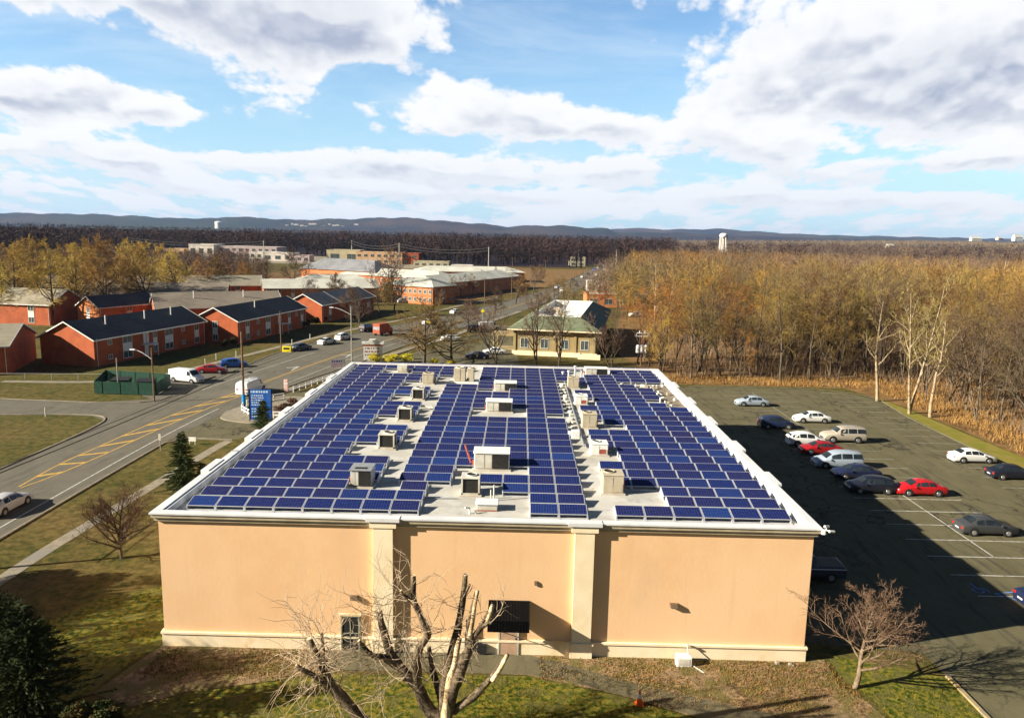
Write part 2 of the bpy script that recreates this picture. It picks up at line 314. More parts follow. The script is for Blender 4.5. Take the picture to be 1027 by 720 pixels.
def weather(m,col,lo,hi,zfac,amount,scale=.5,zlim=None):
    nt=m.node_tree; N=NT(nt); b=nt.nodes['Principled BSDF']; src=b.inputs['Base Color'].links[0].from_socket
    tc=N.add('ShaderNodeTexCoord'); mp=N.add('ShaderNodeMapping'); nt.links.new(tc.outputs['Object'],mp.inputs[0]); mp.inputs['Scale'].default_value=(1,1,zfac)
    f=N.smooth(N.noise(mp.outputs[0],scale,7,.65),lo,hi); f=N.math('MULTIPLY',f,amount)
    nt.links.new(N.mix(f,src,col),b.inputs['Base Color'])
weather(M['stucco'],(.60,.38,.22),.54,.78,.06,.25,1.6)
weather(M['stucco'],(.70,.47,.30),.52,.66,.35,.3,.35)
weather(M['cream'],(.66,.44,.15),.56,.68,.6,.6,.35)
weather(M['membrane'],(.30,.27,.22),.56,.68,1,.6,.7)
weather(M['membrane'],(.38,.36,.32),.50,.56,.2,.5,.22)
weather(M['coping'],(.48,.48,.46),.55,.72,1,.4,1.1)
weather(M['path'],(.05,.05,.04),.60,.68,1,.6,.8)
# ------------------------------------------------------------------ mesh helpers
class MB:
    def __init__(s): s.v=[]; s.f=[]
    def add(s,vs,fs):
        o=len(s.v); s.v+= [tuple(x) for x in vs]; s.f+=[tuple(i+o for i in f) for f in fs]; return s
    def box(s,x0,x1,y0,y1,z0,z1):
        return s.add([(x0,y0,z0),(x1,y0,z0),(x1,y1,z0),(x0,y1,z0),(x0,y0,z1),(x1,y0,z1),(x1,y1,z1),(x0,y1,z1)],
              [(0,3,2,1),(4,5,6,7),(0,1,5,4),(1,2,6,5),(2,3,7,6),(3,0,4,7)])
    def bbox(s,x0,x1,y0,y1,z0,z1,b=.03):   # box with chamfered vertical and top edges
        pts=[(x0+b,y0),(x1-b,y0),(x1,y0+b),(x1,y1-b),(x1-b,y1),(x0+b,y1),(x0,y1-b),(x0,y0+b)]
        top=[(min(max(x,x0+b),x1-b),min(max(y,y0+b),y1-b)) for x,y in pts]
        V=[(x,y,z0) for x,y in pts]+[(x,y,z1-b) for x,y in pts]+[(x,y,z1) for x,y in top]
        Fc=[tuple(range(7,-1,-1)),tuple(range(16,24))]
        for k in (0,8):
            for i in range(8):
                j=(i+1)%8; Fc.append((k+i,k+j,k+8+j,k+8+i))
        return s.add(V,Fc)
    def prism(s,pts,z0,z1):
        n=len(pts); V=[(x,y,z0) for x,y in pts]+[(x,y,z1) for x,y in pts]
        return s.add(V,[tuple(range(n-1,-1,-1)),tuple(range(n,2*n))]+[(i,(i+1)%n,n+(i+1)%n,n+i) for i in range(n)])
    def cyl(s,a,b,r0,r1=None,n=10,cap=True):
        r1=r0 if r1 is None else r1; a=Vector(a); b=Vector(b); d=(b-a).normalized()
        u=d.orthogonal().normalized(); v=d.cross(u)
        V=[]
        for c,r in ((a,r0),(b,r1)):
            for i in range(n):
                t=2*math.pi*i/n; V.append(c+u*r*math.cos(t)+v*r*math.sin(t))
        Fc=[(i,(i+1)%n,n+(i+1)%n,n+i) for i in range(n)]
        if cap: Fc+=[tuple(range(n-1,-1,-1)),tuple(range(n,2*n))]
        return s.add(V,Fc)
    def tube(s,pts,r,n=6):
        for a,b in zip(pts[:-1],pts[1:]): s.cyl(a,b,r,r,n)
        return s
    def lathe(s,prof,n=20,c=(0,0)):
        V=[];Fc=[]
        for r,z in prof:
            for i in range(n): t=2*math.pi*i/n; V.append((c[0]+r*math.cos(t),c[1]+r*math.sin(t),z))
        for k in range(len(prof)-1):
            for i in range(n): j=(i+1)%n; Fc.append((k*n+i,k*n+j,(k+1)*n+j,(k+1)*n+i))
        return s.add(V,Fc)
    def mesh(s,name):
        me=bpy.data.meshes.new(name); me.from_pydata(s.v,[],s.f); me.update(); return me
    def build(s,name,m,parent=None,smooth=False):
        me=s.mesh(name); me.materials.append(m)
        if smooth:
            for p in me.polygons: p.use_smooth=True
        o=bpy.data.objects.new(name,me); COL.objects.link(o)
        if parent is not None: o.parent=parent
        return o
def obj(name,me,parent=None):
    o=bpy.data.objects.new(name,me); COL.objects.link(o)
    if parent is not None: o.parent=parent
    return o
def npmesh(name,V,Fc,m):                     # V (n,3), Fc (k,3) or (k,4) arrays
    me=bpy.data.meshes.new(name); n=len(V); k,s=Fc.shape
    me.vertices.add(n); me.vertices.foreach_set('co',np.ascontiguousarray(V,dtype=np.float32).ravel())
    me.loops.add(k*s); me.loops.foreach_set('vertex_index',np.ascontiguousarray(Fc,dtype=np.int32).ravel())
    me.polygons.add(k); me.polygons.foreach_set('loop_start',np.arange(0,k*s,s,dtype=np.int32)); 
    me.update(calc_edges=True); me.materials.append(m); return me
def tag(o,label,cat,group=None):
    o['label']=label; o['category']=cat
    if group: o['group']=group
    return o
def thing(name,label,cat,loc=(0,0,0),rz=0,group=None):
    o=bpy.data.objects.new(name,None); COL.objects.link(o); o.empty_display_size=.2
    o.location=loc if len(loc)==3 else (*loc,0); o.rotation_euler=(0,0,rz); return tag(o,label,cat,group)
def struct(o,kind='structure'): o['kind']=kind; return o
def sheet(name,pts,z,m,kind='structure'):
    o=MB().add([(x,y,z) for x,y in pts],[tuple(range(len(pts)))]).build(name,m)
    if kind: o['kind']=kind
    return o
def ribbon(mb,pts,wd,z,off=0.0):
    P=[Vector(p) for p in pts]; L=[];Rr=[]
    for i,p in enumerate(P):
        t=((P[min(i+1,len(P)-1)]-P[max(i-1,0)])).normalized(); n=Vector((t.y,-t.x))
        c=p+n*off; L.append(c-n*wd/2); Rr.append(c+n*wd/2)
    k=len(P); V=[(q.x,q.y,z) for q in L]+[(q.x,q.y,z) for q in Rr]
    mb.add(V,[(i,k+i,k+i+1,i+1) for i in range(k-1)]); return mb
def smoothline(pts,n=6):
    out=[]
    P=[Vector(p) for p in pts]
    for i in range(len(P)-1):
        p0=P[max(i-1,0)];p1=P[i];p2=P[i+1];p3=P[min(i+2,len(P)-1)]
        for k in range(n):
            t=k/n; out.append(.5*((2*p1)+(p2-p0)*t+(2*p0-5*p1+4*p2-p3)*t*t+(3*p1-p0-3*p2+p3)*t**3))
    out.append(P[-1]); return out

# ------------------------------------------------------------------ ground, roads, lots
def terrain():
    n=160; xs=np.concatenate([-np.geomspace(14000,40,n//2),np.linspace(-30,30,7),np.geomspace(40,14000,n//2)])
    ys=np.concatenate([[-300,-100,-20],np.linspace(0,400,30),np.geomspace(420,12500,90)])
    X,Y=np.meshgrid(xs,ys); Z=np.zeros_like(X)
    V=np.stack([X.ravel(),Y.ravel(),Z.ravel()],1); a=len(xs);b=len(ys)
    I=np.arange(a*b).reshape(b,a); Fc=np.stack([I[:-1,:-1].ravel(),I[:-1,1:].ravel(),I[1:,1:].ravel(),I[1:,:-1].ravel()],1)
    return struct(obj('ground',npmesh('ground',V,Fc,M['ground'])))
terrain()
def hills():
    prof=[(-.95,.0150),(-.66,.0150),(-.56,.0158),(-.45,.0128),(-.40,.0135),(-.375,.0172),(-.34,.0148),(-.30,.0132),(-.24,.0158),(-.17,.0195),(-.13,.0188),(-.09,.0155),(-.05,.0140),(-.02,.0110),(.05,.0140),(.09,.0118),(.13,.0110),(.17,.0125),(.20,.0132),(.24,.0105),(.28,.0100),(.33,.0088),(.45,.0080),(.7,.008),(.95,.008)]
    a=np.array([p[0] for p in prof]);h=np.array([p[1] for p in prof])
    for name,dist,amp,fr in (('hills',6800,1.0,1.0),('distant_hills',9600,1.0,1.0)):
        na=260; az=np.linspace(-.95,.95,na); rows=12; V=[]
        rs=np.random.RandomState(3 if name=='hills' else 8)
        hh=np.interp(az,a,h)
        if name=='distant_hills': hh=np.where(az>.10,np.interp(az,[.1,.14,.2,.25,.31,.36,.95],[.009,.0125,.0118,.0135,.0112,.009,.008]),.006)
        else: hh=np.where(az>.12,hh*.62,hh)
        wob=np.interp(az,np.linspace(-.95,.95,90),rs.rand(90))*.0010
        hh=hh+wob
        for k in range(rows):
            t=k/(rows-1); d=dist-1600+t*3000; prof_t=math.sin(min(t/.55,1)*math.pi/2)**1.4 if t<.55 else math.cos((t-.55)/.45*math.pi/2)
            for i in range(na):
                z=(hh[i]*dist+22)*prof_t*(1+.06*math.sin(i*.9+k*1.7))-1.0*(t==0)-(t==1)
                V.append((CX+az[i]*d,d,z))
        I=np.arange(na*rows).reshape(rows,na); Fc=np.stack([I[:-1,:-1].ravel(),I[:-1,1:].ravel(),I[1:,1:].ravel(),I[1:,:-1].ravel()],1)
        me=npmesh(name,np.array(V),Fc,M['hill']); me.polygons.foreach_set('use_smooth',[True]*len(me.polygons)); struct(obj(name,me))
hills()
# parking lot east of the store
sheet('parking_lot',[(19.3,42.5),(26.0,41.6),(26.1,39.2),(26.2,15),(56,15),(55.9,92),(56.6,108),(57.3,115),(54.5,119.5),(48,122),(28,122),(21,118),(19.3,95)],.02,M['lot'])
MB().prism([(26.0,15),(26.22,15),(26.22,39.2),(26.0,39.2)],0,.13).build('kerb',mat('worn_kerb_paint',(.42,.30,.12),(.26,.22,.16),scale=2))['kind']='structure'
k=MB(); ribbon(k,smoothline([(55.95,15),(55.9,92),(56.7,108),(57.4,115),(54.6,119.7),(48,122.2),(30,122.3)],4),.2,.10); k.build('lot_kerb',M['faint_line'])['kind']='structure'
sheet('grass_strip',[(56.2,15),(62,15),(61,60),(59.5,92),(59.0,106),(58.2,115),(57.4,114.5),(56.8,108),(56.1,92)],.015,M['stripgrass'])
sheet('woods_floor',[(59,20),(200,20),(420,240),(420,520),(90,520),(48,330),(30,215),(22,160),(26,124),(56,123.5),(59.3,110),(60,92)],.008,M['woodfloor'])
def stalls():
    b=MB(); f=MB()
    y=49.2
    while y<119:
        if not(100.5<y<103): 
            (b if y<75 else f).add([(33.8,y-.06,.028),(44.0,y-.06,.028),(44.0,y+.06,.028),(33.8,y+.06,.028)],[(0,1,2,3)])
        if y>66: f.add([(50.4,y-.06+.8,.028),(55.6,y-.06+.8,.028),(55.6,y+.06+.8,.028),(50.4,y+.06+.8,.028)],[(0,1,2,3)])
        y+=3.3
    b.add([(38.94,56,.032),(39.06,56,.032),(39.06,70.2,.032),(38.94,70.2,.032)],[(0,1,2,3)])
    f.add([(38.94,70.6,.032),(39.06,70.6,.032),(39.06,118,.032),(38.94,118,.032)],[(0,1,2,3)])
    b.build('stall_lines',M['white_line'])['kind']='structure'; f.build('worn_stall_lines',M['faint_line'])['kind']='structure'
    c=MB()
    ribbon(c,[(35.2,49.6),(36.6,48.2)],.12,.036); ribbon(c,[(36.6,49.9),(36.6,47.2)],.12,.037); ribbon(c,[(35.2,49.6),(36.7,49.9)],.12,.0365)
    # wheelchair symbol
    pts=[(34.3+.35*math.cos(t/10*2*math.pi*.8+2.2),50.0+.35*math.sin(t/10*2*math.pi*.8+2.2)) for t in range(11)]
    ribbon(c,pts,.1,.036); ribbon(c,[(34.35,50.2),(34.4,50.9)],.1,.037); ribbon(c,[(34.4,50.45),(34.8,50.35)],.1,.038); ribbon(c,[(34.8,50.4),(35.0,49.8)],.1,.0385)
    c.add([(34.4+.12*math.cos(t*math.pi/4),51.05+.12*math.sin(t*math.pi/4),.036) for t in range(8)],[tuple(range(8))])
    c.build('accessible_bay_marking',M['blue_line'])['kind']='structure'
stalls()
# main road: runs north beside the store and then bends north-east
ROAD=smoothline([(-41.6,-40),(-42.2,30),(-42.6,62),(-42.4,88),(-40.6,110),(-37.0,132),(-31.5,158),(-22.5,190),(-12,222),(2,268),(19,338),(40,440),(60,560),(82,700)],8)
r=MB()
def roadstrip(width_l,width_r):
    P=ROAD; Lp=[];Rp=[]
    for i,p in enumerate(P):
        t=(P[min(i+1,len(P)-1)]-P[max(i-1,0)]).normalized(); n=Vector((t.y,-t.x)); wl=width_l(p.y); wr=width_r(p.y)
        Lp.append(p-n*wl); Rp.append(p+n*wr)
    return Lp,Rp
wl=lambda y: float(np.interp(y,[0,112,124,150,200,260,400],[5.6,5.4,9,12.5,9.5,7.5,7])); wr=lambda y: float(np.interp(y,[0,60,85,110,140,400],[4.6,4.6,4.6,5.5,8.0,7]))
Lp,Rp=roadstrip(wl,wr); kk=len(Lp)
r.add([(q.x,q.y,.024) for q in Lp]+[(q.x,q.y,.024) for q in Rp],[(i,kk+i,kk+i+1,i+1) for i in range(kk-1)])
r.build('road',M['road'])['kind']='structure'
# kerbs
k=MB()
def kerbline(pts,wd=.18,h=.12):
    P=[Vector(p) for p in pts]
    for a,b in zip(P[:-1],P[1:]):
        t=(b-a).normalized(); n=Vector((t.y,-t.x))*wd/2
        k.add([(q.x,q.y,z) for z in (0,h) for q in (a-n,a+n,b+n,b-n)],[(4,5,6,7),(0,1,5,4),(1,2,6,5),(2,3,7,6),(3,0,4,7)])
kerbline([q for q in Rp if q.y<82]+[(-36.2,84.2),(-31,83.8)])
kerbline([q for q in Rp if 112<q.y<235]); kerbline([q for q in Lp if 130<q.y<330])
kerbline(smoothline([(-49.0,40),(-49.6,60),(-49.3,80),(-49.4,88),(-50.2,92),(-52.6,93.8),(-58,93.9),(-64,93),(-85,91)],4))
kerbline([(-90,101.5),(-70,101.9),(-56.4,100.9),(-50.5,101.6),(-48.6,103.2),(-48.3,106)])
k.build('kerbs',M['concrete'])['kind']='structure'
# widened shoulder, side road and the drive entrance
sheet('side_road',[(-46.5,40),(-47,112),(-52,114),(-50,104),(-56,101.5),(-95,101.5),(-95,91.5),(-64,92.8),(-58,93.6),(-52.6,93.5),(-50.1,91.5),(-49.4,87),(-49.5,60),(-49,40)],.016,M['road'])
sheet('parking_pad',[(-47,104),(-49,103),(-52.5,106),(-54.5,114),(-53,122),(-49,131),(-44,140),(-40,133)],.012,M['road'])
sheet('drive_entrance',[(-38.5,83.5),(-31,83.7),(-28.5,88),(-20,96),(-20,112),(-30,112),(-34,110),(-39,107)],.012,M['lot'])
def poly_island():
    m=MB(); pts=smoothline([(-36.9,97.2),(-36.3,93.8),(-34,92.2),(-30.5,91.5),(-27.5,93.5),(-27.0,100),(-29,106.5),(-32.0,107),(-35.0,103.5),(-36.9,97.2)],5)[:-1]
    m.prism([(p.x,p.y) for p in pts],0,.14).build('kerb_island',M['concrete'])['kind']='structure'
poly_island()
# painted lines
wln=MB(); yl=MB()
def off(pts,d):
    out=[]
    for i,p in enumerate(pts):
        t=(pts[min(i+1,len(pts)-1)]-pts[max(i-1,0)]).normalized(); out.append(p+Vector((t.y,-t.x))*d)
    return out
seg=[p for p in ROAD if -40<=p.y<=100]
ribbon(wln,off(seg,3.1),.14,.030)
ribbon(wln,off([p for p in ROAD if 118<p.y<240],4.6),.12,.030)
ribbon(wln,off([p for p in ROAD if 108<p.y<150],-5.2),.12,.030)
hl=[(-44.3,66.5),(-44.7,73.4),(-44.3,80),(-43.7,89.4),(-42.2,100),(-40.0,110)]; hr=[(-43.9,66.2),(-42.9,71),(-42.1,78),(-41.4,88),(-40.2,98),(-38.6,108)]
HL=smoothline(hl,6); HR=smoothline(hr,6)
ribbon(yl,HL,.16,.030); ribbon(yl,HR,.16,.031)
for i in range(9):
    a=HL[min(3+i*3,len(HL)-1)]; b=HR[min(6+i*3,len(HR)-1)]
    ribbon(yl,[a,b],.45,.034+.0005*i)
ribbon(yl,off([p for p in ROAD if 108<p.y<330],.6),.13,.030); ribbon(yl,off([p for p in ROAD if 108<p.y<330],.95),.13,.030)
ribbon(yl,off([p for p in ROAD if -40<p.y<60],-1.9),.13,.030); ribbon(yl,off([p for p in ROAD if -40<p.y<64],-1.6),.13,.0305)
for (x,y) in ((-37.6,130.5),(-31.6,145.5)):     # turn arrows
    wln.add([(x-.15,y-2,.036),(x+.15,y-2,.036),(x+.3,y+1,.036),(x,y+1,.036)],[(0,1,2,3)]); wln.add([(x-.9,y+.8,.037),(x+.3,y+2.2,.037),(x+.3,y+.6,.037)],[(0,1,2)]); ribbon(wln,[(x-1.6,y+.4),(x,y+.9)],.4,.038)
wln.build('white_road_lines',M['white_line'])['kind']='structure'; yl.build('yellow_road_lines',M['yellow_line'])['kind']='structure'
# footpaths
def path(name,pts,wd,z,m): b=MB(); ribbon(b,smoothline(pts,5),wd,z); struct(b.build(name,m))
path('pavement',[(-32.8,20),(-33.3,48),(-32.9,59),(-31.7,80),(-31.2,83.5)],1.15,.018,M['concrete'])
path('far_pavement',[(-78,113.8),(-64,115.2),(-57.0,121.5),(-51.6,141),(-45.5,166),(-39.5,187),(-28.5,218),(-20.5,250),(-6.5,296)],1.5,.02,M['concrete'])
path('near_pavement',[(-33.3,111),(-28.6,127),(-25.5,141),(-20.9,157),(-14.6,176),(-7.3,206),(2,240)],1.7,.12,M['concrete'])
struct(sheet('front_path',[(-9.2,40.3),(2.6,40.3),(4.4,39.6),(6.6,38.6),(9.6,37.3),(12.6,36.2),(15.5,35.2),(19,33.6),(19,31.6),(13.2,34.2),(11.3,35.0),(7.4,36.7),(4.4,38.0),(2.5,38.35),(-8.8,38.3)],.026,M['path']))
struct(sheet('mulch_bed',[(-18.6,40.4),(-19.4,38),(-20,35.6),(-17.5,34.6),(-15.2,36.0),(-11,37.2),(-8.8,38.0),(-8.8,38.4),(2.5,38.3),(7.4,36.7),(13,34),(16,32.2),(21.3,33),(20.6,36.4),(19.6,38),(19.8,40.6),(18.6,40.6)],.020,M['mulch']))
struct(sheet('lawn',[(-20,33.8),(-17,34.4),(-15.2,35.9),(-11,37.1),(-8.8,37.9),(2.4,38.2),(7.3,36.6),(13,33.9),(19,31),(21.4,33),(20.9,37),(20,39),(20.2,41.2),(26,39.1),(26,20),(-20,20)],.014,M['lawn']))
struct(sheet('green_patch',[(-18.7,46),(-21,48.5),(-25.5,45.5),(-27.5,41),(-26,36),(-21,34.4),(-20.2,36),(-19.6,38.4),(-18.7,40.5)],.010,M['lawn']))
# shop car park on the near side of the bent road
sheet('shop_car_park',[(-29,112),(-25.6,128),(-22.4,141),(-18,156),(-11.5,176),(-4.5,203),(1,201),(0,178),(1,160),(2,140),(-2,136),(-10,133),(-18,122)],.014,M['lot'])
sheet('town_lots',[(-330,560),(-100,560),(-40,470),(-20,560),(-60,640),(-110,720),(-330,760)],.03,M['concrete'])
sheet('far_woods_floor',[(-1400,760),(-345,760),(-340,742),(-112,742),(-108,592),(44,592),(62,660),(90,720),(110,600),(600,600),(3000,4200),(-3000,4200)],.10,M['hill'])
sheet('school_yard',[(-140,262),(-50,268),(-20,262),(-8,300),(12,352),(30,430),(52,560),(-60,575),(-140,500)],.012,M['woodfloor'])
# haze: one closed box of even air
def haze():
    m=bpy.data.materials.new('haze_air'); m.use_nodes=True; nt=m.node_tree; nt.nodes.clear(); o=nt.nodes.new('ShaderNodeOutputMaterial'); v=nt.nodes.new('ShaderNodeVolumePrincipled')
    v.inputs['Color'].default_value=(.42,.62,1.0,1); v.inputs['Density'].default_value=HAZE; v.inputs['Anisotropy'].default_value=.1
    nt.links.new(v.outputs[0],o.inputs['Volume'])
    ob=MB().box(-15000,15000,-400,13000,-2,215).build('haze',m); ob['kind']='stuff'
HAZE=3.6e-5
haze()
# ------------------------------------------------------------------ the store building
X0,X1,Y0,Y1=-18.5,18.5,40.43,90.9
RZ=7.72; TOP=8.16; O=.35
ORD=['first','second','third','fourth','fifth','sixth','seventh','eighth','ninth','tenth','eleventh','twelfth','thirteenth','fourteenth','fifteenth','sixteenth','seventeenth','eighteenth','nineteenth','twentieth']
bd=thing('commercial_building','large peach stucco building with a flat roof covered in solar panels','building',(0,Y0,0))
def B(mb,name,m,parent=bd): return mb.build(name,m,parent)
D=Y1-Y0
b=MB()   # walls as four slabs
b.box(X0,X1,0,.3,0,TOP-.095).box(X0,X1,D-.3,D,0,TOP-.095).box(X0,X0+.3,.3,D-.3,0,TOP-.095).box(X1-.3,X1,.3,D-.3,0,TOP-.095)
B(b,'wall',M['stucco'])
b=MB(); b.box(X0+.3,X1-.3,.3,D-.3,RZ-.3,RZ); B(b,'roof_membrane',M['membrane'])
b=MB(); b.box(X0+.302,X0+.34,.34,D-.34,RZ+.001,TOP-.09).box(X1-.34,X1-.302,.34,D-.34,RZ+.001,TOP-.09).box(X0+.165,X0+.335,.34,D-.34,TOP-.0885,TOP-.06).box(X1-.335,X1-.165,.34,D-.34,TOP-.0885,TOP-.06).box(X0+.302,X1-.302,.302,.339,RZ+.001,TOP-.09).box(X0+.302,X1-.302,D-.339,D-.302,RZ+.001,TOP-.09); B(b,'parapet_liner',M['coping'])
b=MB()   # stained base course with a sill on top
for (x0,x1,y0,y1) in ((X0-.10,X1+.10,-.10,-.002),(X0-.10,-1e9,0,0)):
    if x1>x0: b.box(x0,x1,y0,y1,0,.78).box(x0-.05,x1+.05,y0-.07,y1,.78,.90)
for s in (-1,1):
    xa=X0-.10 if s<0 else X1+.002; b.box(xa,xa+.098,0,D,0,.78); b.box(xa-(.07 if s<0 else 0),xa+.098+(.07 if s>0 else 0),0,D,.78,.90)
B(b,'base_course',M['cream'])
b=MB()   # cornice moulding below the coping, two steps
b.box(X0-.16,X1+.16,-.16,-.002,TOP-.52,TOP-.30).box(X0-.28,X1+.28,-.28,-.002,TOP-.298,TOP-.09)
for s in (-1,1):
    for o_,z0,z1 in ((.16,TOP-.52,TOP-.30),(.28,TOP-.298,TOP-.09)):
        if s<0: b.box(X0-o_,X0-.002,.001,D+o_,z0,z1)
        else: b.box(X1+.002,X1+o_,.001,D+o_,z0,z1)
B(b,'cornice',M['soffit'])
b=MB()
b.box(X0-O,X1+O,-O,.22,TOP-.088,TOP).box(X0-O,X1+O,D-.22,D+O,TOP-.088,TOP).box(X0-O,X0+.16,.221,D-.221,TOP-.088,TOP).box(X1-.16,X1+O,.221,D-.221,TOP-.088,TOP)
PY=[8.6,16.6,24.8,33.0,41.0]
for py in PY:
    b.box(X0-O-.28,X0-O+.25,py-1.3,py+1.3,TOP-.20,TOP+.05); b.box(X1+O-.25,X1+O+.28,py-1.3,py+1.3,TOP-.20,TOP+.05)
B(b,'coping',M['coping'])
for px in (-5.72,5.62): B(MB().box(px-.95,px+.95,-O-.10,.1,TOP-.18,TOP+.03),'pilaster_cap',M['coping'])
for py in (12,24,37): B(MB().box(X0-O-.02,X0+.34,py-.05,py+.05,TOP,TOP+.05),'coping_joint',M['greymetal'])
for px in (-5.72,5.62):
    b=MB(); b.box(px-.55,px+.55,-.30,-.003,.86,TOP-.50); b.box(px-.64,px+.64,-.36,-.101,0,.80).box(px-.70,px+.70,-.40,-.1,.80,.93)
    b.box(px-.75,px+.75,-.36,-.161,TOP-.56,TOP-.26)
    B(b,'pilaster',M['cream'])
for s in (-1,1):
    for py in PY:
        b=MB()
        if s<0: b.box(X0-.30,X0-.003,py-.6,py+.6,.9,TOP-.5)
        else: b.box(X1+.003,X1+.30,py-.6,py+.6,.9,TOP-.5)
        B(b,'pilaster',M['cream'])
# door, awning, louvre, lamps
dr=B(MB().box(.95,1.95,-.13,-.104,.02,2.12),'door',mat('door_paint',(.50,.33,.22),(.42,.27,.18),scale=2)); B(MB().box(1.80,1.86,-.19,-.131,.98,1.10),'handle',M['greymetal'],dr)
B(MB().box(.85,.94,-.15,-.102,0,2.2).box(1.96,2.05,-.15,-.102,0,2.2).box(.941,1.959,-.15,-.102,2.121,2.2),'door_frame',M['offwhite'])
a=MB()
V=[(.28,-.003,3.30),(2.62,-.003,3.30),(.28,-1.5,2.85),(2.62,-1.5,2.85),(.28,-1.5,2.15),(2.62,-1.5,2.15),(.28,-.003,3.2),(2.62,-.003,3.2),(.28,-1.44,2.15),(2.62,-1.44,2.15)]
a.add(V,[(0,2,3,1),(2,4,5,3),(0,6,8,4,2),(1,3,5,9,7),(6,7,9,8),(4,8,9,5)])
for i in range(15):
    x=.30+i*2.28/14
    a.add([(x-.02,-.02,3.325),(x+.02,-.02,3.325),(x+.02,-1.5,2.885),(x-.02,-1.5,2.885)],[(0,3,2,1)]); a.box(x-.015,x+.015,-1.52,-1.5,2.17,2.84)
aw=B(a,'awning',M['darkmetal'])
for bx_ in (.34,2.56): B(MB().cyl((bx_,-1.40,2.3),(bx_,-.02,1.6),.025),'bracket',M['darkmetal'],aw)
lv=B(MB().box(-8.12,-7.2,-.16,-.104,.12,2.12),'louvre_window',M['black']); q=MB()
q.box(-8.2,-8.13,-.2,-.102,.06,2.2).box(-7.19,-7.12,-.2,-.102,.06,2.2).box(-8.129,-7.191,-.2,-.102,2.121,2.2).box(-7.68,-7.64,-.18,-.161,.12,2.12).box(-8.129,-7.191,-.18,-.161,1.1,1.14)
B(q,'frame',mat('green_grey_frame',(.30,.34,.27),(.2,.24,.2),scale=3),lv); B(MB().box(-8.3,-7.02,-.24,-.1,2.201,2.33),'lintel',M['cream'],lv)
for lx,lz in ((-7.45,3.28),(2.95,4.4),(10.85,3.28)):
    l=MB(); k=.24 if lx!=2.95 else .10
    l.add([(lx-k,-.002,lz-.12),(lx+k,-.002,lz-.12),(lx-k,-.002,lz+.12),(lx+k,-.002,lz+.12),(lx-k*.8,-.32*k/.3,lz-.10),(lx+k*.8,-.32*k/.3,lz-.10),(lx-k*.8,-.26*k/.3,lz+.10),(lx+k*.8,-.26*k/.3,lz+.10)],[(4,5,7,6),(0,4,6,2),(1,3,7,5),(2,6,7,3),(0,1,5,4)])
    lo=B(l,'wall_light',M['wood']); B(MB().box(lx-k*.7,lx+k*.7,-.28*k/.3,-.03,lz-.14,lz-.121),'lens',M['lampw'],lo)
# meter box / pipe stub on the wall by the door
B(MB().box(-1.05,-.85,-.35,-.103,.35,1.35).box(-.45,.2,-.3,-.103,.15,.65).cyl((-.95,-.25,1.35),(-.95,-.25,2.2),.04),'meter',M['black'])
# security cameras at the south-east corner
b=MB(); b.cyl((X1+.30,-.30,TOP-.05),(X1+.62,-.42,TOP-.05),.04).cyl((X1+.5,-.35,TOP-.05),(X1+.5,-.35,TOP+.16),.03)
sc=B(b,'camera_bracket',M['white'])
B(MB().cyl((X1+.35,-.45,TOP+.20),(X1+.65,-.28,TOP+.14),.07,.07,10).cyl((X1+.60,-.52,TOP-.05),(X1+.92,-.42,TOP-.10),.07,.07,10).cyl((X1+.35,-.4,TOP-.25),(X1+.35,-.4,TOP-.05),.14,.10,10),'security_camera',M['white'],sc)

q=MB()
for yy in range(3,49,3): q.box(X0+.36,X1-.36,yy-.03,yy+.03,RZ+.001,RZ+.012)
B(q,'membrane_seams',mat('seam_grey',(.44,.43,.40),(.36,.35,.32),scale=3))
# ------------------------------------------------------------------ solar panels
PW,PD,TILT=1.655,1.12,R(12); PITCHX,PITCHY=1.70,1.79
def panel_meshes():
    s,c=math.sin(TILT),math.cos(TILT)
    def T(pts): return [(x,y*c-z*s,y*s+z*c) for x,y,z in pts]
    f=MB(); e=.032; h=.04
    for (x0,x1,y0,y1) in ((0,PW,0,e),(0,PW,PD-e,PD),(0,e,e,PD-e),(PW-e,PW,e,PD-e)): f.box(x0,x1,y0,y1,0,h)
    f.v=T(f.v); fm=f.mesh('frame'); fm.materials.append(M['alu'])
    g=MB().box(e,PW-e,e,PD-e,.012,.035); gm=g.mesh('cell_sheet'); gm.materials.append(M['cells'])
    gm.transform(Matrix.Rotation(0,4,'X'))
    k=MB()
    zb=.20*0
    for x in (-.03,PW-.05):   # side wedges that stand on the roof, and ballast foot
        k.add([(x,0,-.22),(x+.07,0,-.22),(x,0,0),(x+.07,0,0),(x,PD*c,-.22),(x+.07,PD*c,-.22),(x,PD*c,PD*s-.01),(x+.07,PD*c,PD*s-.01)],[(0,1,3,2),(4,6,7,5),(0,2,6,4),(1,5,7,3),(2,3,7,6),(0,4,5,1)])
        k.box(x-.02,x+.09,-.16,-.01,-.22,-.16); k.box(x+.01,x+.06,PD*c+.01,PITCHY-.02,-.19,-.14)
    k.box(-.03,PW+.02,-.12,-.05,-.215,-.165)
    km=k.mesh('mount'); km.materials.append(M['alu'])
    return fm,gm,km
FM,GM,KM=panel_meshes()
L0,C0_,R0_=-17.52,-5.94,7.58
grid=[]   # (block, column, row, x)
def put(bl,x0,row,cols):
    for c in cols: grid.append((bl,c,row,x0+PITCHX*c))
rg=lambda a,b: list(range(a,b+1))
Lr={0:rg(0,7),1:rg(0,7),2:rg(0,4)+[7],24:[0,1,5,6],25:[0,1,4,5,6]}
for r in (3,4,5,8,9,10,13,14,15,18,19,22,23): Lr[r]=rg(0,5)
for r in (6,7,11,12,16,17,20,21): Lr[r]=rg(0,3)
for r in (26,27): Lr[r]=rg(0,7)
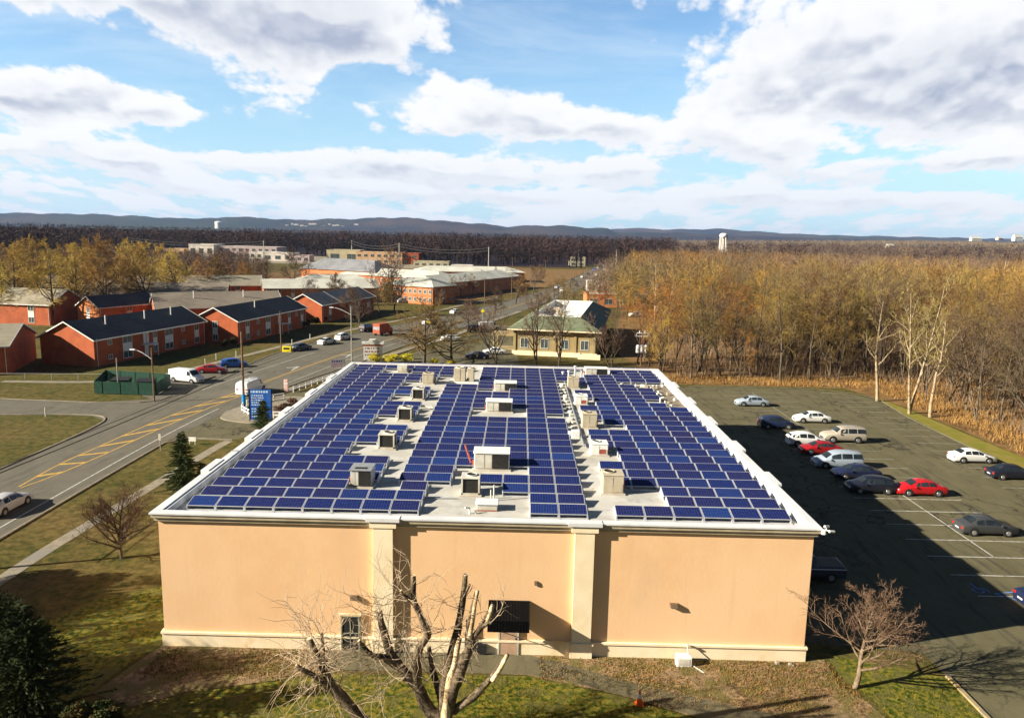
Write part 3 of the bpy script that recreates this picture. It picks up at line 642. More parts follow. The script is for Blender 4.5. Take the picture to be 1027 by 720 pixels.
Cr={0:[5,6],1:[5,6],2:[4,5,6],3:[0,1,3,4,5,6],4:[0,1,5,6],5:rg(0,6),13:[0,1,5],14:[0,1,5,6],19:[0,1,4,5,6]}
for r in rg(6,12)+rg(15,18)+[20]: Cr[r]=rg(0,6)
for r in (21,22): Cr[r]=rg(2,6)
for r in rg(23,26): Cr[r]=rg(2,7)
Cr[27]=[2,3,4,5,7]
Rr={}
for r in range(28):
    c=[]
    if r in (0,3,4,5,8,9,10,13,14,15,18,19,22,23,27): c.append(0)
    if r in [0]+rg(3,10)+rg(12,24): c.append(1)
    if r<=24: c.append(2)
    if r!=22: c.append(3)
    if r<=16 or r in (18,19,20) or r>=23: c.append(4)
    if r<=15 or r>=23: c.append(5)
    Rr[r]=c
for r,c in Lr.items(): put('left',L0,r,c)
for r,c in Cr.items(): put('middle',C0_,r,c)
for r,c in Rr.items(): put('right',R0_,r,c)
grid.sort(key=lambda g:(g[2],g[3]))
edge={'left':'left roof edge','middle':'left side of the middle block','right':'left side of the right block'}
def wall_word(n): return ORD[n]
MZ=RZ+.22
for (bl,c,row,x) in grid[:300]:
    rank=sorted([g[1] for g in grid if g[0]==bl and g[2]==row]).index(c)
    n=len([g for g in grid if g[0]==bl and g[2]==row])
    rowtxt='front row' if row==0 else ORD[row]+' row from the front'
    t=thing('solar_panel','dark blue solar panel, %s, %s roof block, %s from its left'%(rowtxt,bl,ORD[rank]),'solar panel',(x,41.92+PITCHY*row,MZ),0,'solar panels in the %s block of the roof'%bl)
    o=obj('cell_sheet',GM,t); o.rotation_euler=(TILT,0,0); obj('frame',FM,t); obj('mount',KM,t)
# the far rows as one mass
def rest():
    V=[];Fc=[];mi=[]
    me=bpy.data.meshes.new('far_solar_panels')
    s,c=math.sin(TILT),math.cos(TILT)
    for (bl,cc,row,x) in grid[300:]:
        for k,(src) in enumerate((GM,FM,KM)):
            o=len(V)
            for v in src.vertices:
                p=v.co.copy()
                if k==0: p=Vector((p.x,p.y*c-p.z*s,p.y*s+p.z*c))
                V.append((p.x+x,p.y+41.92+PITCHY*row,p.z+MZ))
            for p in src.polygons: Fc.append(tuple(i+o for i in p.vertices)); mi.append((rnd.randrange(1) if k==0 else 1))
    me.from_pydata(V,[],Fc); me.materials.append(M['cells']); me.materials.append(M['alu']); me.polygons.foreach_set('material_index',mi); me.update()
    o=obj('distant_solar_panels',me); o['kind']='stuff'; o['label']='farthest rows of blue solar panels at the back of the flat roof'; o['category']='solar panels'
rest()
# ------------------------------------------------------------------ rooftop machines
def sleepers(t,w_,d_,m=M['offwhite']):
    MB().box(-w_/2-.12,w_/2+.12,-d_/2-.12,d_/2+.12,0,.10).build('base_pad',m,t)
def fan(t,x,y,z,r,m):
    MB().lathe([(r*1.12,z),(r*1.12,z+.07),(r,z+.07),(r,z-.0),(r*.98,z+.005)],20,(x,y)).build('fan_ring',m,t)
    MB().lathe([(.001,z+.02),(r*.99,z+.02)],20,(x,y)).build('fan_opening',M['black'],t)
def condenser(label,px,py,w_,d_,h_,kind,body,coilm,grp):
    x,y=px,py; w_*=.93; h_*=.93
    t=thing('air_conditioner',label,'air conditioner',(x,y+d_/2,RZ),0,grp); sleepers(t,w_,d_)
    z0=.10; e=.06
    MB().bbox(-w_/2+e,w_/2-e,-d_/2+e,d_/2-e,z0,h_-.09,.02).build('coil_core',coilm,t)
    if kind=='coil':
        b=MB()
        for sx in (-1,1):
            for sy in (-1,1): xx=sx*(w_/2-.05); yy=sy*(d_/2-.05); b.box(xx-.05,xx+.05,yy-.05,yy+.05,z0,h_-.08)
        b.box(-w_/2+.05,-w_/2+.10,-d_/2+.02,d_/2-.02,z0,z0+.10).box(-w_/2,w_/2,d_/2-.05,d_/2,z0,z0+.1).box(w_/2-.06,w_/2,-d_/2+.02,d_/2-.02,z0,z0+.1)
        b.box(-w_/2,-w_/2+.05,-d_/2+.1,d_/2-.1,z0,h_-.08).box(-w_/2,w_/2,-d_/2,-d_/2+.04,z0,z0+.10)
        b.build('cabinet_frame',body,t)
        MB().bbox(-w_/2-.02,w_/2+.02,-d_/2-.02,d_/2+.02,h_-.08,h_,.02).build('top_panel',body,t); fan(t,.05,0,h_,min(w_,d_)*.27,body)
    else:
        b=MB(); b.bbox(-w_/2,w_/2,-d_/2,d_/2,z0+.02,h_-.06,.02); b.build('cabinet',body,t)
        p=MB(); p.box(-w_/2+.06,-.03,-d_/2-.015,-d_/2-.002,z0+.12,h_-.16).box(.03,w_/2-.06,-d_/2-.015,-d_/2-.002,z0+.12,h_*.55); p.build('access_panel',body,t)
        MB().box(.01,w_/2-.12,-d_/2-.02,-d_/2-.016,z0+.10,z0+.45).box(-.02,.0,-d_/2-.022,-d_/2-.002,z0+.10,h_*.45).build('vent_slot',M['rust'] if kind=='rusty' else M['beige'],t)
        MB().bbox(-w_/2-.03,w_/2+.03,-d_/2-.03,d_/2+.03,h_-.06,h_,.02).build('top_panel',body,t); 
        if kind!='plain': fan(t,-w_*.17,0.05,h_,min(w_,d_)*.25,body)
        MB().cyl((w_/2+.12,0,.12),(w_/2+.12,0,h_*.6),.035).cyl((w_/2+.12,0,h_*.6),(w_/2-.02,0,h_*.6),.035).build('pipe',M['rust'],t)
    return t
gL='rooftop condensers left of the aisle'; gR='rooftop condensers in the right hand aisle'
condenser('black grilled condenser with cream top nearest the front parapet, beside a small white hatch',-1.15,45.3,1.25,1.15,1.30,'coil',M['offwhite'],M['coil'],None)
condenser('black sided condenser with cream fan top, nearest of the row left of the aisle',-8.15,55.1,1.30,1.2,1.30,'coil',M['offwhite'],M['coil'],gL)
condenser('black sided condenser with cream fan top, second nearest in the row left of the aisle',-8.1,63.8,1.30,1.2,1.30,'coil',M['offwhite'],M['coil'],gL)
condenser('black sided condenser with cream fan top, third in the row left of the aisle',-8.1,72.4,1.25,1.2,1.25,'coil',M['offwhite'],M['coil'],gL)
condenser('beige boxy condenser, fourth in the row left of the aisle',-8.1,80.5,1.30,1.2,1.25,'fan',M['beige'],M['coil'],gL)
condenser('small pale grey condenser at the far end of the row left of the aisle',-11.9,87.0,1.2,1.0,.95,'plain',M['offwhite'],M['coil'],gL)
condenser('tan condenser with fan hole on top, nearest in the right aisle',7.9,46.2,1.42,1.3,1.42,'fan',M['beige'],M['coil'],gR)
condenser('white condenser with rusty right side, second nearest in the right aisle',7.9,54.7,1.35,1.2,1.05,'rusty',M['white'],M['coil'],gR)
condenser('tan condenser, third nearest in the right aisle',7.9,62.9,1.35,1.2,1.40,'fan',M['beige'],M['coil'],gR)
condenser('white condenser with rusty side, fourth nearest in the right aisle',7.9,71.8,1.3,1.2,1.05,'rusty',M['white'],M['coil'],gR)
condenser('tan condenser farthest back in the right aisle',7.7,80.0,1.3,1.2,1.30,'fan',M['beige'],M['coil'],gR)
def package(label,x,y,w_,d_,h_,split=.52,grey=False):
    t=thing('rooftop_unit',label,'air conditioner',(x,y+d_/2,RZ),0,'long white rooftop units'); sleepers(t,w_,d_)
    body=M['greymetal'] if grey else M['offwhite']; wb=M['white'] if not grey else M['greymetal']
    sx=-w_/2+w_*split
    MB().bbox(-w_/2,w_/2,-d_/2+.05,d_/2,.12,h_-.03,.02).build('cabinet',wb,t)
    MB().box(-w_/2+.05,-w_/2+w_*split*.55,-d_/2,-d_/2+.048,.2,h_-.12).box(-w_/2+w_*split*.6,sx-.04,-d_/2,-d_/2+.048,.2,h_-.12).build('access_panel',M['offwhite'],t)
    MB().box(sx,w_/2-.05,-d_/2-.0,-d_/2+.048,.16,h_-.12).build('coil_grille',M['black'],t)
    MB().bbox(-w_/2-.06,w_/2+.05,-d_/2-.06,d_/2+.05,h_-.03,h_+.04,.02).build('top_panel',wb if not grey else M['greymetal'],t)
    MB().box(-w_/2-.14,-w_/2-.002,-d_/2+.25,-d_/2+.5,.3,.62).cyl((-w_/2-.1,-.1,.05),(-w_/2-.1,-.1,.5),.04).build('disconnect_box',M['rust'],t)
    return t
package('large white rooftop unit with black right half and red pipe, nearest long unit',-.02,50.55,2.45,1.5,1.28,.52)
package('long white rooftop unit with black right half, second from the front',0.0,68.0,2.4,1.4,1.05,.5)
package('long rooftop unit with grey top and black right half, third from the front',0.4,77.5,2.3,1.4,.95,.48)
package('white and black rooftop unit against the back parapet',10.9,87.2,2.6,1.3,1.0,.52)
t=package('grey rooftop unit with a black louvre low on its right, by the front left aisle',-8.25,46.3,1.35,1.35,1.2,.42,True); t.name='rooftop_unit'
MB().box(-.4,.35,-.5,-.2,1.245,1.27).build('top_vent',M['black'],t)
def twin():
    t=thing('twin_condenser','pair of tall beige condensers side by side on a white pad near the back parapet','air conditioner',(-4.3,82.3,RZ))
    MB().box(-1.6,1.6,-.8,.9,0,.16).build('base_pad',M['white'],t)
    for x,wd in ((-.45,1.25),(.75,.75)):
        MB().bbox(x-wd/2,x+wd/2,-.55,.6,.2,1.62,.03).build('cabinet',M['beige'],t)
        MB().lathe([(wd*.36,1.62),(wd*.36,1.72),(wd*.3,1.72),(wd*.3,1.64)],16,(x,0)).build('fan_ring',M['offwhite'],t)
    MB().box(-1.14,-1.09,-.4,.4,.8,1.4).box(.36,.56,-.57,-.552,.25,.6).build('coil_grille',M['black'],t)
    MB().box(-.42,-.38,-.57,-.551,.25,1.55).build('seam',M['greymetal'],t)
twin()
t=thing('roof_hatch','low grey roof hatch box on the membrane by the front parapet','roof hatch',(-.0,43.1,RZ)); MB().bbox(-.62,.62,-.35,.5,0,.42,.03).build('curb',M['offwhite'],t); MB().bbox(-.68,.68,-.41,.56,.42,.5,.03).build('lid',M['coping'],t); MB().box(-.6,.6,-.365,-.352,.02,.08).build('flashing',M['rust'],t)
def single(name,label,cat,mb,m,group=None,loc=(0,0,0)):
    o=mb.build(name,m); o.location=loc; return tag(o,label,cat,group)
single('vent_pipe','bent white vent pipe beside the low hatch near the front parapet','pipe',MB().cyl((0,0,0),(0,0,.35),.05).cyl((0,0,.35),(-.25,-.15,.42),.05).cyl((.35,.1,0),(.35,.1,.3),.06),M['white'],None,(-1.0,42.3,RZ))
single('red_pipe','leaning rusty red pipe at the left end of the nearest long white unit','pipe',MB().cyl((0,0,0),(-.45,.3,1.25),.07).cyl((0,0,0),(.4,0,.3),.05),M['rust'],None,(-1.5,51.3,RZ+.3))
single('tall_vent_pipe','thin white upright pipe standing right of the black front condenser','pipe',MB().cyl((0,0,0),(0,0,1.0),.05).cyl((-.2,.3,0),(-.2,.3,.6),.04),M['offwhite'],None,(.35,44.6,RZ))
single('conduit','thin conduit pipe laid on the membrane from the front condenser to the left','pipe',MB().cyl((0,0,.06),(-3.4,-.15,.06),.03).cyl((-3.4,-.15,.06),(-3.6,.6,.06),.03),M['greymetal'],None,(-1.9,44.7,RZ))
# gas pipe with pale support blocks along the right of the middle block
gp=thing('roof_pipe_run','long grey pipe run along the aisle right of the middle panels','pipe',(6.62,56.8,RZ))
MB().cyl((.32,0,.16),(.32,27,.16),.06).cyl((.45,1,.10),(.45,25,.10),.035).cyl((.32,8,.16),(1.2,8.4,.16),.05).build('pipe',M['greymetal'],gp)
rb=random.Random(5)
for i in range(15):
    y=61.6+i*1.42
    b=MB(); b.bbox(-.22,.2,-.16,.16,0,.22,.04); b.bbox(-.10,.28,.18,.42,0,.16,.04)
    o=b.build('support_block',M['offwhite']); o.location=(6.55+rb.uniform(-.08,.12),y,RZ); o.rotation_euler=(0,0,rb.uniform(-.7,.7))
    tag(o,'cream ballast block on the roof, %s from the front along the pipe run'%ORD[i],'ballast block','ballast blocks beside the pipe run')
b=MB(); b.bbox(-.35,.35,-.3,.3,0,.6,.05).cyl((-.5,0,.1),(-.5,0,.5),.12); single('pipe_box','white box at the near end of the roof pipe run','box',b,M['white'],None,(6.5,60.0,RZ))
b=MB()
for (x,y,a,l) in ((0,0,.2,.8),(.5,.3,-.4,.7),(-.4,.4,.9,.6),(.2,.8,.1,.9)): b.cyl((x-math.cos(a)*l/2,y-math.sin(a)*l/2,.12),(x+math.cos(a)*l/2,y+math.sin(a)*l/2,.16),.09)
single('pipe_cluster','white crossing pipe stubs on the membrane between two black condensers','pipe',b,M['offwhite'],None,(-7.0,68.6,RZ))
for i,(x,y,h) in enumerate(((7.5,85.2,.9),(8.3,86.2,1.3),(9.1,86.6,.9),(6.9,86.2,.6))):
    b=MB(); b.cyl((0,0,0),(0,0,h),.09); b.cyl((0,0,h),(0,0,h+.15),.16,.16,10)
    single('vent_stack','white capped vent stack, %s of the four near the back parapet from the left'%['second','third','rightmost','leftmost'][i],'vent pipe',b,M['white'],'vent stacks by the back parapet',(x,y,RZ))
b=MB(); b.cyl((0,0,.1),(1.7,.2,.1),.09).cyl((1.2,0,0),(1.2,0,.3),.12); single('duct_pipe','pale pipe lying right of the second long white unit','pipe',b,M['offwhite'],None,(1.4,68.6,RZ))
# dirty patch with loose stones by the right parapet
s_=MB().add([(14.5,72.2,RZ+.006),(16.3,70.2,RZ+.006),(18.1,69.8,RZ+.006),(18.15,83,RZ+.006),(12.8,82.2,RZ+.006),(12.9,81.2,RZ+.006),(16.0,80.6,RZ+.006),(16.2,73.5,RZ+.006)],[(0,1,2,3,4,5,6,7)]).build('roof_stain',M['dirt'],bd); s_.location=(0,-Y0,0)
for i in range(26):
    if i<15: x,y=13.0+i*.33+rb.uniform(-.2,.2),81.4+rb.uniform(-.7,.9)
    else: x,y=16.5+rb.uniform(-.6,1.2),71.0+rb.uniform(-.8,10)
    b=MB(); w_=rb.uniform(.12,.30); b.bbox(-w_,w_,-w_*.6,w_*.6,0,rb.uniform(.12,.3),.05); o=b.build('debris_block',M['offwhite'] if i%3 else M['concrete']); o.location=(x,y,RZ+.01); o.rotation_euler=(rb.uniform(-.1,.1),0,rb.uniform(0,3))
    tag(o,'pale rubble piece on the grimy patch by the right parapet','rubble','rubble on the grimy roof patch')
b=MB(); b.cyl((0,0,0),(0,0,.8),.08).cyl((.5,.1,0),(.5,.1,.5),.1).cyl((0,0,.75),(.35,0,.85),.08); single('white_vent','white double vent standing by the grimy roof patch','vent pipe',b,M['white'],None,(15.7,72.6,RZ))
# AC box on the ground and cone
t=thing('ground_unit','small cream utility box on the mulch against the front wall','utility box',(11.45,39.75,0)); t.scale=(.78,.78,.78); MB().bbox(-.55,.55,-.35,.35,.02,.75,.04).build('cabinet',M['white'],t); MB().box(-.4,.4,-.365,-.352,.15,.62).build('grille',M['offwhite'],t); MB().cyl((.35,.1,.75),(.35,.5,1.25),.04).lathe([(.12,1.2),(.16,1.3),(.02,1.34)],10,(.35,.45)).build('pipe',M['offwhite'],t); MB().cyl((.6,-.1,.05),(1.3,-1.1,.03),.05).build('drain_pipe',M['offwhite'],t)
t=thing('traffic_cone','orange traffic cone with white collar on the path edge','traffic cone',(8.35,35.9,.02)); t.scale=(1.15,1.15,1.1); MB().box(-.19,.19,-.19,.19,0,.04).lathe([(.15,.04),(.10,.35)],16).lathe([(.062,.55),(.03,.74),(.001,.745)],16).build('cone_body',M['cone'],t); MB().lathe([(.101,.345),(.0635,.555)],16).build('reflective_collar',M['white'],t)
for i,(x,w_) in enumerate(((16.9,.12),(17.6,.10),(17.75,.07))):
    single('wall_stone','small grey stone at the foot of the wall near the right corner','stone',MB().bbox(-w_,w_,-w_,w_,0,w_*1.3,.04),M['concrete'],'stones at the wall foot',(x,40.05-.1*i,0.02))
# ------------------------------------------------------------------ trees
class Tree:
    def __init__(s,seed): s.r=random.Random(seed); s.tub=MB(); s.sl=[]; s.tubt=MB()
    def perp(s,d):
        v=Vector((s.r.uniform(-1,1),s.r.uniform(-1,1),s.r.uniform(-1,1))); v=v-d*v.dot(d); return v.normalized() if v.length>1e-3 else d.orthogonal().normalized()
    def sliver(s,p,d,l,w):
        n=s.perp(d)*w*.5; q=p+d*l; s.sl.append((p-n,p+n,q))
    def limb(s,p,d,l,r0,r1,nseg,wob,trop,sides,mb):
        pts=[p]; 
        for i in range(nseg):
            d=(d+s.perp(d)*wob*s.r.random()+Vector((0,0,trop))).normalized(); p=p+d*l/nseg; pts.append(p)
        rs=[r0+(r1-r0)*i/nseg for i in range(nseg+1)]
        # continuous tube
        V=[];Fc=[]; u=None
        for i,q in enumerate(pts):
            t=(pts[min(i+1,nseg)]-pts[max(i-1,0)]).normalized()
            u=(t.orthogonal() if u is None else (u-t*u.dot(t))).normalized(); v=t.cross(u)
            for k in range(sides): a=2*math.pi*k/sides; V.append(q+(u*math.cos(a)+v*math.sin(a))*rs[i])
        for i in range(nseg):
            for k in range(sides): k2=(k+1)%sides; Fc.append((i*sides+k,i*sides+k2,(i+1)*sides+k2,(i+1)*sides+k))
        mb.add(V,Fc); return pts,rs,d
    def sample(s,pts,t):
        n=len(pts)-1; f=t*n; i=min(int(f),n-1); a=f-i; return pts[i].lerp(pts[i+1],a),(pts[i+1]-pts[i]).normalized()
def make_tree(seed,H,r0,first=.3,n1=11,n2=6,n3=7,spread=.9,l1=.42,l2=.45,l3=.5,tw=.03,trop=.12,lean=(0,0),fork=1,up=.5,tsides=7,twigs=3):
    T=Tree(seed); r=T.r
    stems=[]
    for k in range(fork):
        d=Vector((lean[0]+(r.uniform(-.28,.28) if fork>1 else 0),lean[1]+(r.uniform(-.28,.28) if fork>1 else 0),1)).normalized()
        stems.append(T.limb(Vector((0,0,-.1)),d,H*r.uniform(.82,.95)/1.0,r0/(fork**.5),r0*.12,7,.16,.06,tsides,T.tub))
    for pts,rs,_ in stems:
        for i in range(n1):
            t=first+(1-first)*((i+r.random())/n1)
            p,td=T.sample(pts,min(t,.995)); a=T.perp(td); d=(a*spread+td*up).normalized()
            L=H*l1*(1.15-.75*(t-first)/(1-first))*r.uniform(.7,1.1); rad=r0*(1-t)*.55+r0*.07
            P1,R1,_=T.limb(p,d,L,rad,rad*.2,5,.35,trop,5,T.tub)
            for j in range(n2):
                t2=.25+.75*(j+r.random())/n2; p2,td2=T.sample(P1,min(t2,.99)); d2=(T.perp(td2)*.8+td2*.7+Vector((0,0,.1))).normalized()
                L2=L*l2*r.uniform(.6,1.1)*(1.2-.6*t2); P2,_,_=T.limb(p2,d2,L2,max(rad*.3,tw*.6),tw*.3,3,.4,trop,3,T.tubt)
                for k in range(n3):
                    t3=.15+.85*(k+r.random())/n3; p3,td3=T.sample(P2,min(t3,.99)); d3=(T.perp(td3)*.75+td3*.8+Vector((0,0,.12))).normalized(); L3=L2*l3*r.uniform(.6,1.3)
                    T.sliver(p3,d3,L3,tw)
                    for q in range(twigs): T.sliver(p3+d3*L3*r.uniform(.2,.8),(T.perp(d3)*.7+d3).normalized(),L3*r.uniform(.4,.8),tw*.8)
    return T
def tmeshes(T,bark,twig):
    tm=T.tub.mesh('trunk'); tm.materials.append(bark)
    for p in tm.polygons: p.use_smooth=True
    A=np.array([[tuple(a),tuple(b),tuple(c)] for a,b,c in T.sl]).reshape(-1,3)
    off_=len(A); tv=np.array(T.tubt.v) if T.tubt.v else np.zeros((0,3))
    f1=np.arange(off_).reshape(-1,3)
    q=np.array(T.tubt.f)+off_ if T.tubt.f else np.zeros((0,4),int)
    f2=np.concatenate([q[:,[0,1,2]],q[:,[0,2,3]]]) if len(q) else np.zeros((0,3),int)
    cm=npmesh('crown',np.concatenate([A,tv]),np.concatenate([f1,f2]).astype(int),twig)
    return tm,cm
def plant(tm,cm,name,label,x,y,s=1,rz=None,group=None,z=0,cat='tree',cmat=None):
    t=thing(name,label,cat,(x,y,z),rnd.uniform(0,6.28) if rz is None else rz,group); t.scale=(s,s,s*rnd.uniform(.95,1.05))
    obj('trunk',tm,t); obj('crown',cm,t); return t
def recolor(cm,m):
    c=cm.copy(); c.materials[0]=m; return c
# near woods beyond the car park
protos=[]
for k in range(7):
    T=make_tree(100+k,18,.24,first=(.22,.30,.18)[k%3],n1=11,n2=6,n3=6,spread=.8,l1=.36,l2=.52,l3=.55,tw=.042,trop=.11,up=.65,fork=(1,2,3)[k%3],lean=(.06*(k%3),-.05*(k%2)))
    protos.append(tmeshes(T,M['bark_grey'] if k%2 else M['bark_dark'],M['twig_gold']))
kinds=[('twig_gold','golden twigged'),('twig_orange','orange twigged'),('twig_olive','olive twigged'),('twig_grey','grey brown'),('twig_gold','golden twigged')]
variants={}
for i,(tm,cm) in enumerate(protos):
    for mk,_ in kinds: variants[(i,mk)]=(tm,cm if mk=='twig_gold' else recolor(cm,M[mk]))
def inwoods(x,y):
    if x<24 or y<28: return False
    if y<124 and x<64: return False
    if y>=124 and y<134 and x<62 : return y>128
    if x<33 and y>150: return False
    rx=float(np.interp(y,[0,190,222,268,338,440,560,700],[-100,-10,2,14,32,55,76,100]))
    return x>rx+12 and not (150<y<215 and x<38)
pts=[]; rw=random.Random(11); 
cells={}
tries=0
while tries<26000:
    tries+=1
    y=rw.uniform(30,260); x=rw.uniform(24,24+.80*y+50)
    if not inwoods(x,y) or abs(x)>y*.78+30: continue
    mind=4.3 if y<170 else 5.0
    ck=(int(x//5),int(y//5)); ok=True
    for a in (-1,0,1):
        for b_ in (-1,0,1):
            for (qx,qy) in cells.get((ck[0]+a,ck[1]+b_),()):
                if (qx-x)**2+(qy-y)**2<mind*mind: ok=False
    if ok: cells.setdefault(ck,[]).append((x,y)); pts.append((x,y))
pts.sort(key=lambda p:p[0]*.25+p[1])
def isfront(p): return math.hypot(p[0],p[1])
pts.sort(key=isfront)
NEAR=235
def ftone(x,y):
    v=math.sin(x*.05+1.3)+math.sin(y*.043+x*.02)+rw.uniform(-.9,.9)
    return 'twig_orange' if v>1.6 else 'twig_gold' if v>.35 else 'twig_olive' if v>-.7 else 'twig_grey'
names=dict(kinds)
for (x,y) in pts[:NEAR]:
    mk=ftone(x,y); tm,cm=variants[(rw.randrange(7),mk)]
    side='behind the car park' if y>118 and x<75 else 'right of the car park'
    plant(tm,cm,'bare_tree','bare %s tree in the woods %s'%(names[mk],side),x,y,rw.choice((.55,.7,.8,.9,1.0,1.08))*rw.uniform(.92,1.06),group='bare %s trees in the woods %s'%(names[mk],side))
# white barked trees standing at the edge of the woods
Tw=[tmeshes(make_tree(300+k,19,.30,first=.30,n1=11,n2=5,n3=4,spread=.75,l1=.27,l2=.42,l3=.5,tw=.035,trop=.10,up=.7,fork=f),M['bark_pale'],M['twig_pale']) for k,f in enumerate((1,2,1))]
for (x,y,k,s,lab) in ((56.9,113.8,0,.92,'tall pale barked bare tree, left of the three by the lot edge'),(57.6,105.6,1,1.0,'tall forked pale barked bare tree at the edge of the lot, middle of the three'),(59.6,103.8,2,.86,'leaning pale barked bare tree at the lot edge, right of the forked one'),(33.5,176,2,1.05,'tall pale barked bare tree beyond the green roofed building'),(38,181,0,.95,'slim pale barked tree beside the taller pale one behind the green roofed building')):
    plant(Tw[k][0],Tw[k][1],'pale_bare_tree',lab,x,y,s)
# the rest of the woods: merged light trees
def light_tree(seed,H,n,tw,ht=.35,crown=(.26,.26,.40),trunkw=.14):
    rs=np.random.RandomState(seed)
    u=rs.normal(size=(n,3)); u/=np.linalg.norm(u,axis=1)[:,None]; rr=rs.rand(n)**.45
    c=u*rr[:,None]*np.array(crown)*H+np.array([0,0,H*.60])
    d=u*np.array([.8,.8,.5])+np.array([0,0,.30])+rs.normal(size=(n,3))*.55; d/=np.linalg.norm(d,axis=1)[:,None]
    L=H*.11*(.6+rs.rand(n)); side=np.cross(d,rs.normal(size=(n,3))); side/=np.linalg.norm(side,axis=1)[:,None]
    a=c-side*tw*.5; b=c+side*tw*.5; e=c+d*L[:,None]
    V=np.stack([a,b,e],1).reshape(-1,3)
    nb=9; tv=[]
    for i in range(nb):
        t=0 if i==0 else rs.uniform(.0,.1); ang=rs.rand()*6.28; top=np.array([math.cos(ang)*H*.2*(i>0),math.sin(ang)*H*.2*(i>0),H*rs.uniform(.6,.95)])
        base=np.array([0,0,0 if i==0 else H*rs.uniform(.15,.45)]); sd=np.cross(top-base,rs.normal(size=3)); sd/=np.linalg.norm(sd)
        for q in range(2):
            s2=sd if q==0 else np.cross(sd,(top-base)/np.linalg.norm(top-base)); w_=trunkw*(1 if i==0 else .5)
            tv+= [base-s2*w_,base+s2*w_,top]
    return np.concatenate([V,np.array(tv)])
def forest(name,P,S_,protoV,m,label,cat='woods'):
    Vs=[];rs=np.random.RandomState(4)
    for (x,y,z),s in zip(P,S_):
        v=protoV[rs.randint(len(protoV))]; a=rs.rand()*6.28; c,sn=math.cos(a),math.sin(a)
        w_=v.copy()*s; X=w_[:,0]*c-w_[:,1]*sn+x; Y=w_[:,0]*sn+w_[:,1]*c+y
        Vs.append(np.stack([X,Y,w_[:,2]+z],1))
    V=np.concatenate(Vs); Fc=np.arange(len(V)).reshape(-1,3)
    o=obj(name,npmesh(name,V,Fc,m)); o['kind']='stuff'; o['label']=label; o['category']=cat; return o
mid=[light_tree(20+i,17,700,.075) for i in range(5)]
rest_pts=pts[NEAR:]
by={}
for (x,y) in rest_pts: by.setdefault(ftone(x,y),[]).append((x,y,0))
for mk,P in by.items(): forest('woods',P,[rw.choice((.6,.8,.9,1.0,1.15)) for _ in P],mid,M[mk],'%s bare woods stretching away beyond the first trees right of the lot'%names[mk])
# farther golden woods 240-650 m on the right, terrain rising to the ridge
def scatter(n,r0,r1,a0,a1,cond,seed):
    rs=np.random.RandomState(seed); out=[]
    while len(out)<n:
        r=math.sqrt(rs.uniform(r0*r0,r1*r1)); a=rs.uniform(a0,a1); x=r*math.sin(a); y=r*math.cos(a)
        if cond(x,y): out.append((x,y))
    return out
roadx=lambda y: float(np.interp(y,[0,190,222,268,338,440,560,700,2600],[-30,-22,-12,2,19,40,60,82,300]))
far1=[light_tree(40+i,16,150,.17,trunkw=.2) for i in range(4)]
P=scatter(2300,250,700,R(2),R(41),lambda x,y: x>roadx(y)+22 and not(y<250) ,1)
g=[p for p in P if (math.sin(p[0]*.018)+math.sin(p[1]*.021+1)+rw.uniform(-.8,.8))>-.2 and p[0]>60]; b_=[p for p in P if p not in set(g)]
forest('far_golden_woods',[(x,y,0) for x,y in g],[rw.uniform(.65,1.0) for _ in g],far1,M['farwood_gold'],'distant golden brown bare woods filling the right of the view')
forest('far_brown_woods',[(x,y,0) for x,y in b_],[rw.uniform(.65,1.0) for _ in b_],far1,M['twig_brown'],'distant brown bare woods between the golden ones on the right')
# dark belt across the middle distance, cloud shade painted into its colour
far2=[light_tree(50+i,17,90,.40,crown=(.34,.34,.42),trunkw=.5) for i in range(4)]
def belt(x,y):
    if abs(x-roadx(y))<12 and y<720: return False
    if x<roadx(y): return (y>590 if x>-110 else y>735 if x>-340 else y>430)
    return y>600
P=scatter(7200,430,1500,R(-42),R(41),belt,2)
dk=[p for p in P if p[0]<p[1]*.20 or rw.random()<.12]; lt=[p for p in P if p not in set(dk)]
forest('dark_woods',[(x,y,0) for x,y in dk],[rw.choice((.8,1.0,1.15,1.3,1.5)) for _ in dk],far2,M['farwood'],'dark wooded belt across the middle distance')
ridge=lambda x,y: 22*max(0,min(1,(y-700)/1700))*max(0,min(1,(x/y-.18)/.35))
forest('ridge_woods',[(x,y,ridge(x,y)) for x,y in lt],[rw.uniform(.6,1.0) for _ in lt],far2,M['farwood_mauve'],'mauve brown woods rising to the ridge on the right')
far3=[light_tree(60+i,17,60,.95,crown=(.9,.9,.45),trunkw=.3) for i in range(3)]
P=scatter(6500,1500,4600,R(-42),R(41),lambda x,y:True,3)
dk=[p for p in P if p[0]<p[1]*.17]; lt=[p for p in P if p[0]>=p[1]*.17]
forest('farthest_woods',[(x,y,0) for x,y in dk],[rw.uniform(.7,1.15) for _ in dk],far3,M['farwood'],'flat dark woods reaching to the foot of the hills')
forest('farthest_ridge_woods',[(x,y,ridge(x,y)) for x,y in lt],[rw.uniform(.7,1.15) for _ in lt],far3,M['farwood_mauve'],'mauve woods on the low ridge at the right horizon')
def ridge_ground():
    xs=np.linspace(0,6000,50); ys=np.linspace(690,5600,50); X,Y=np.meshgrid(xs,ys); Z=np.vectorize(lambda x,y: ridge(x,y)-.3*(ridge(x,y)<=.01))(X,Y)*np.where(Y>5200,.0,1)-.05
    V=np.stack([X.ravel(),Y.ravel(),Z.ravel()],1); I=np.arange(2500).reshape(50,50); Fc=np.stack([I[:-1,:-1].ravel(),I[:-1,1:].ravel(),I[1:,1:].ravel(),I[1:,:-1].ravel()],1)
    struct(obj('ridge',npmesh('ridge',V,Fc,M['hill'])))
ridge_ground()
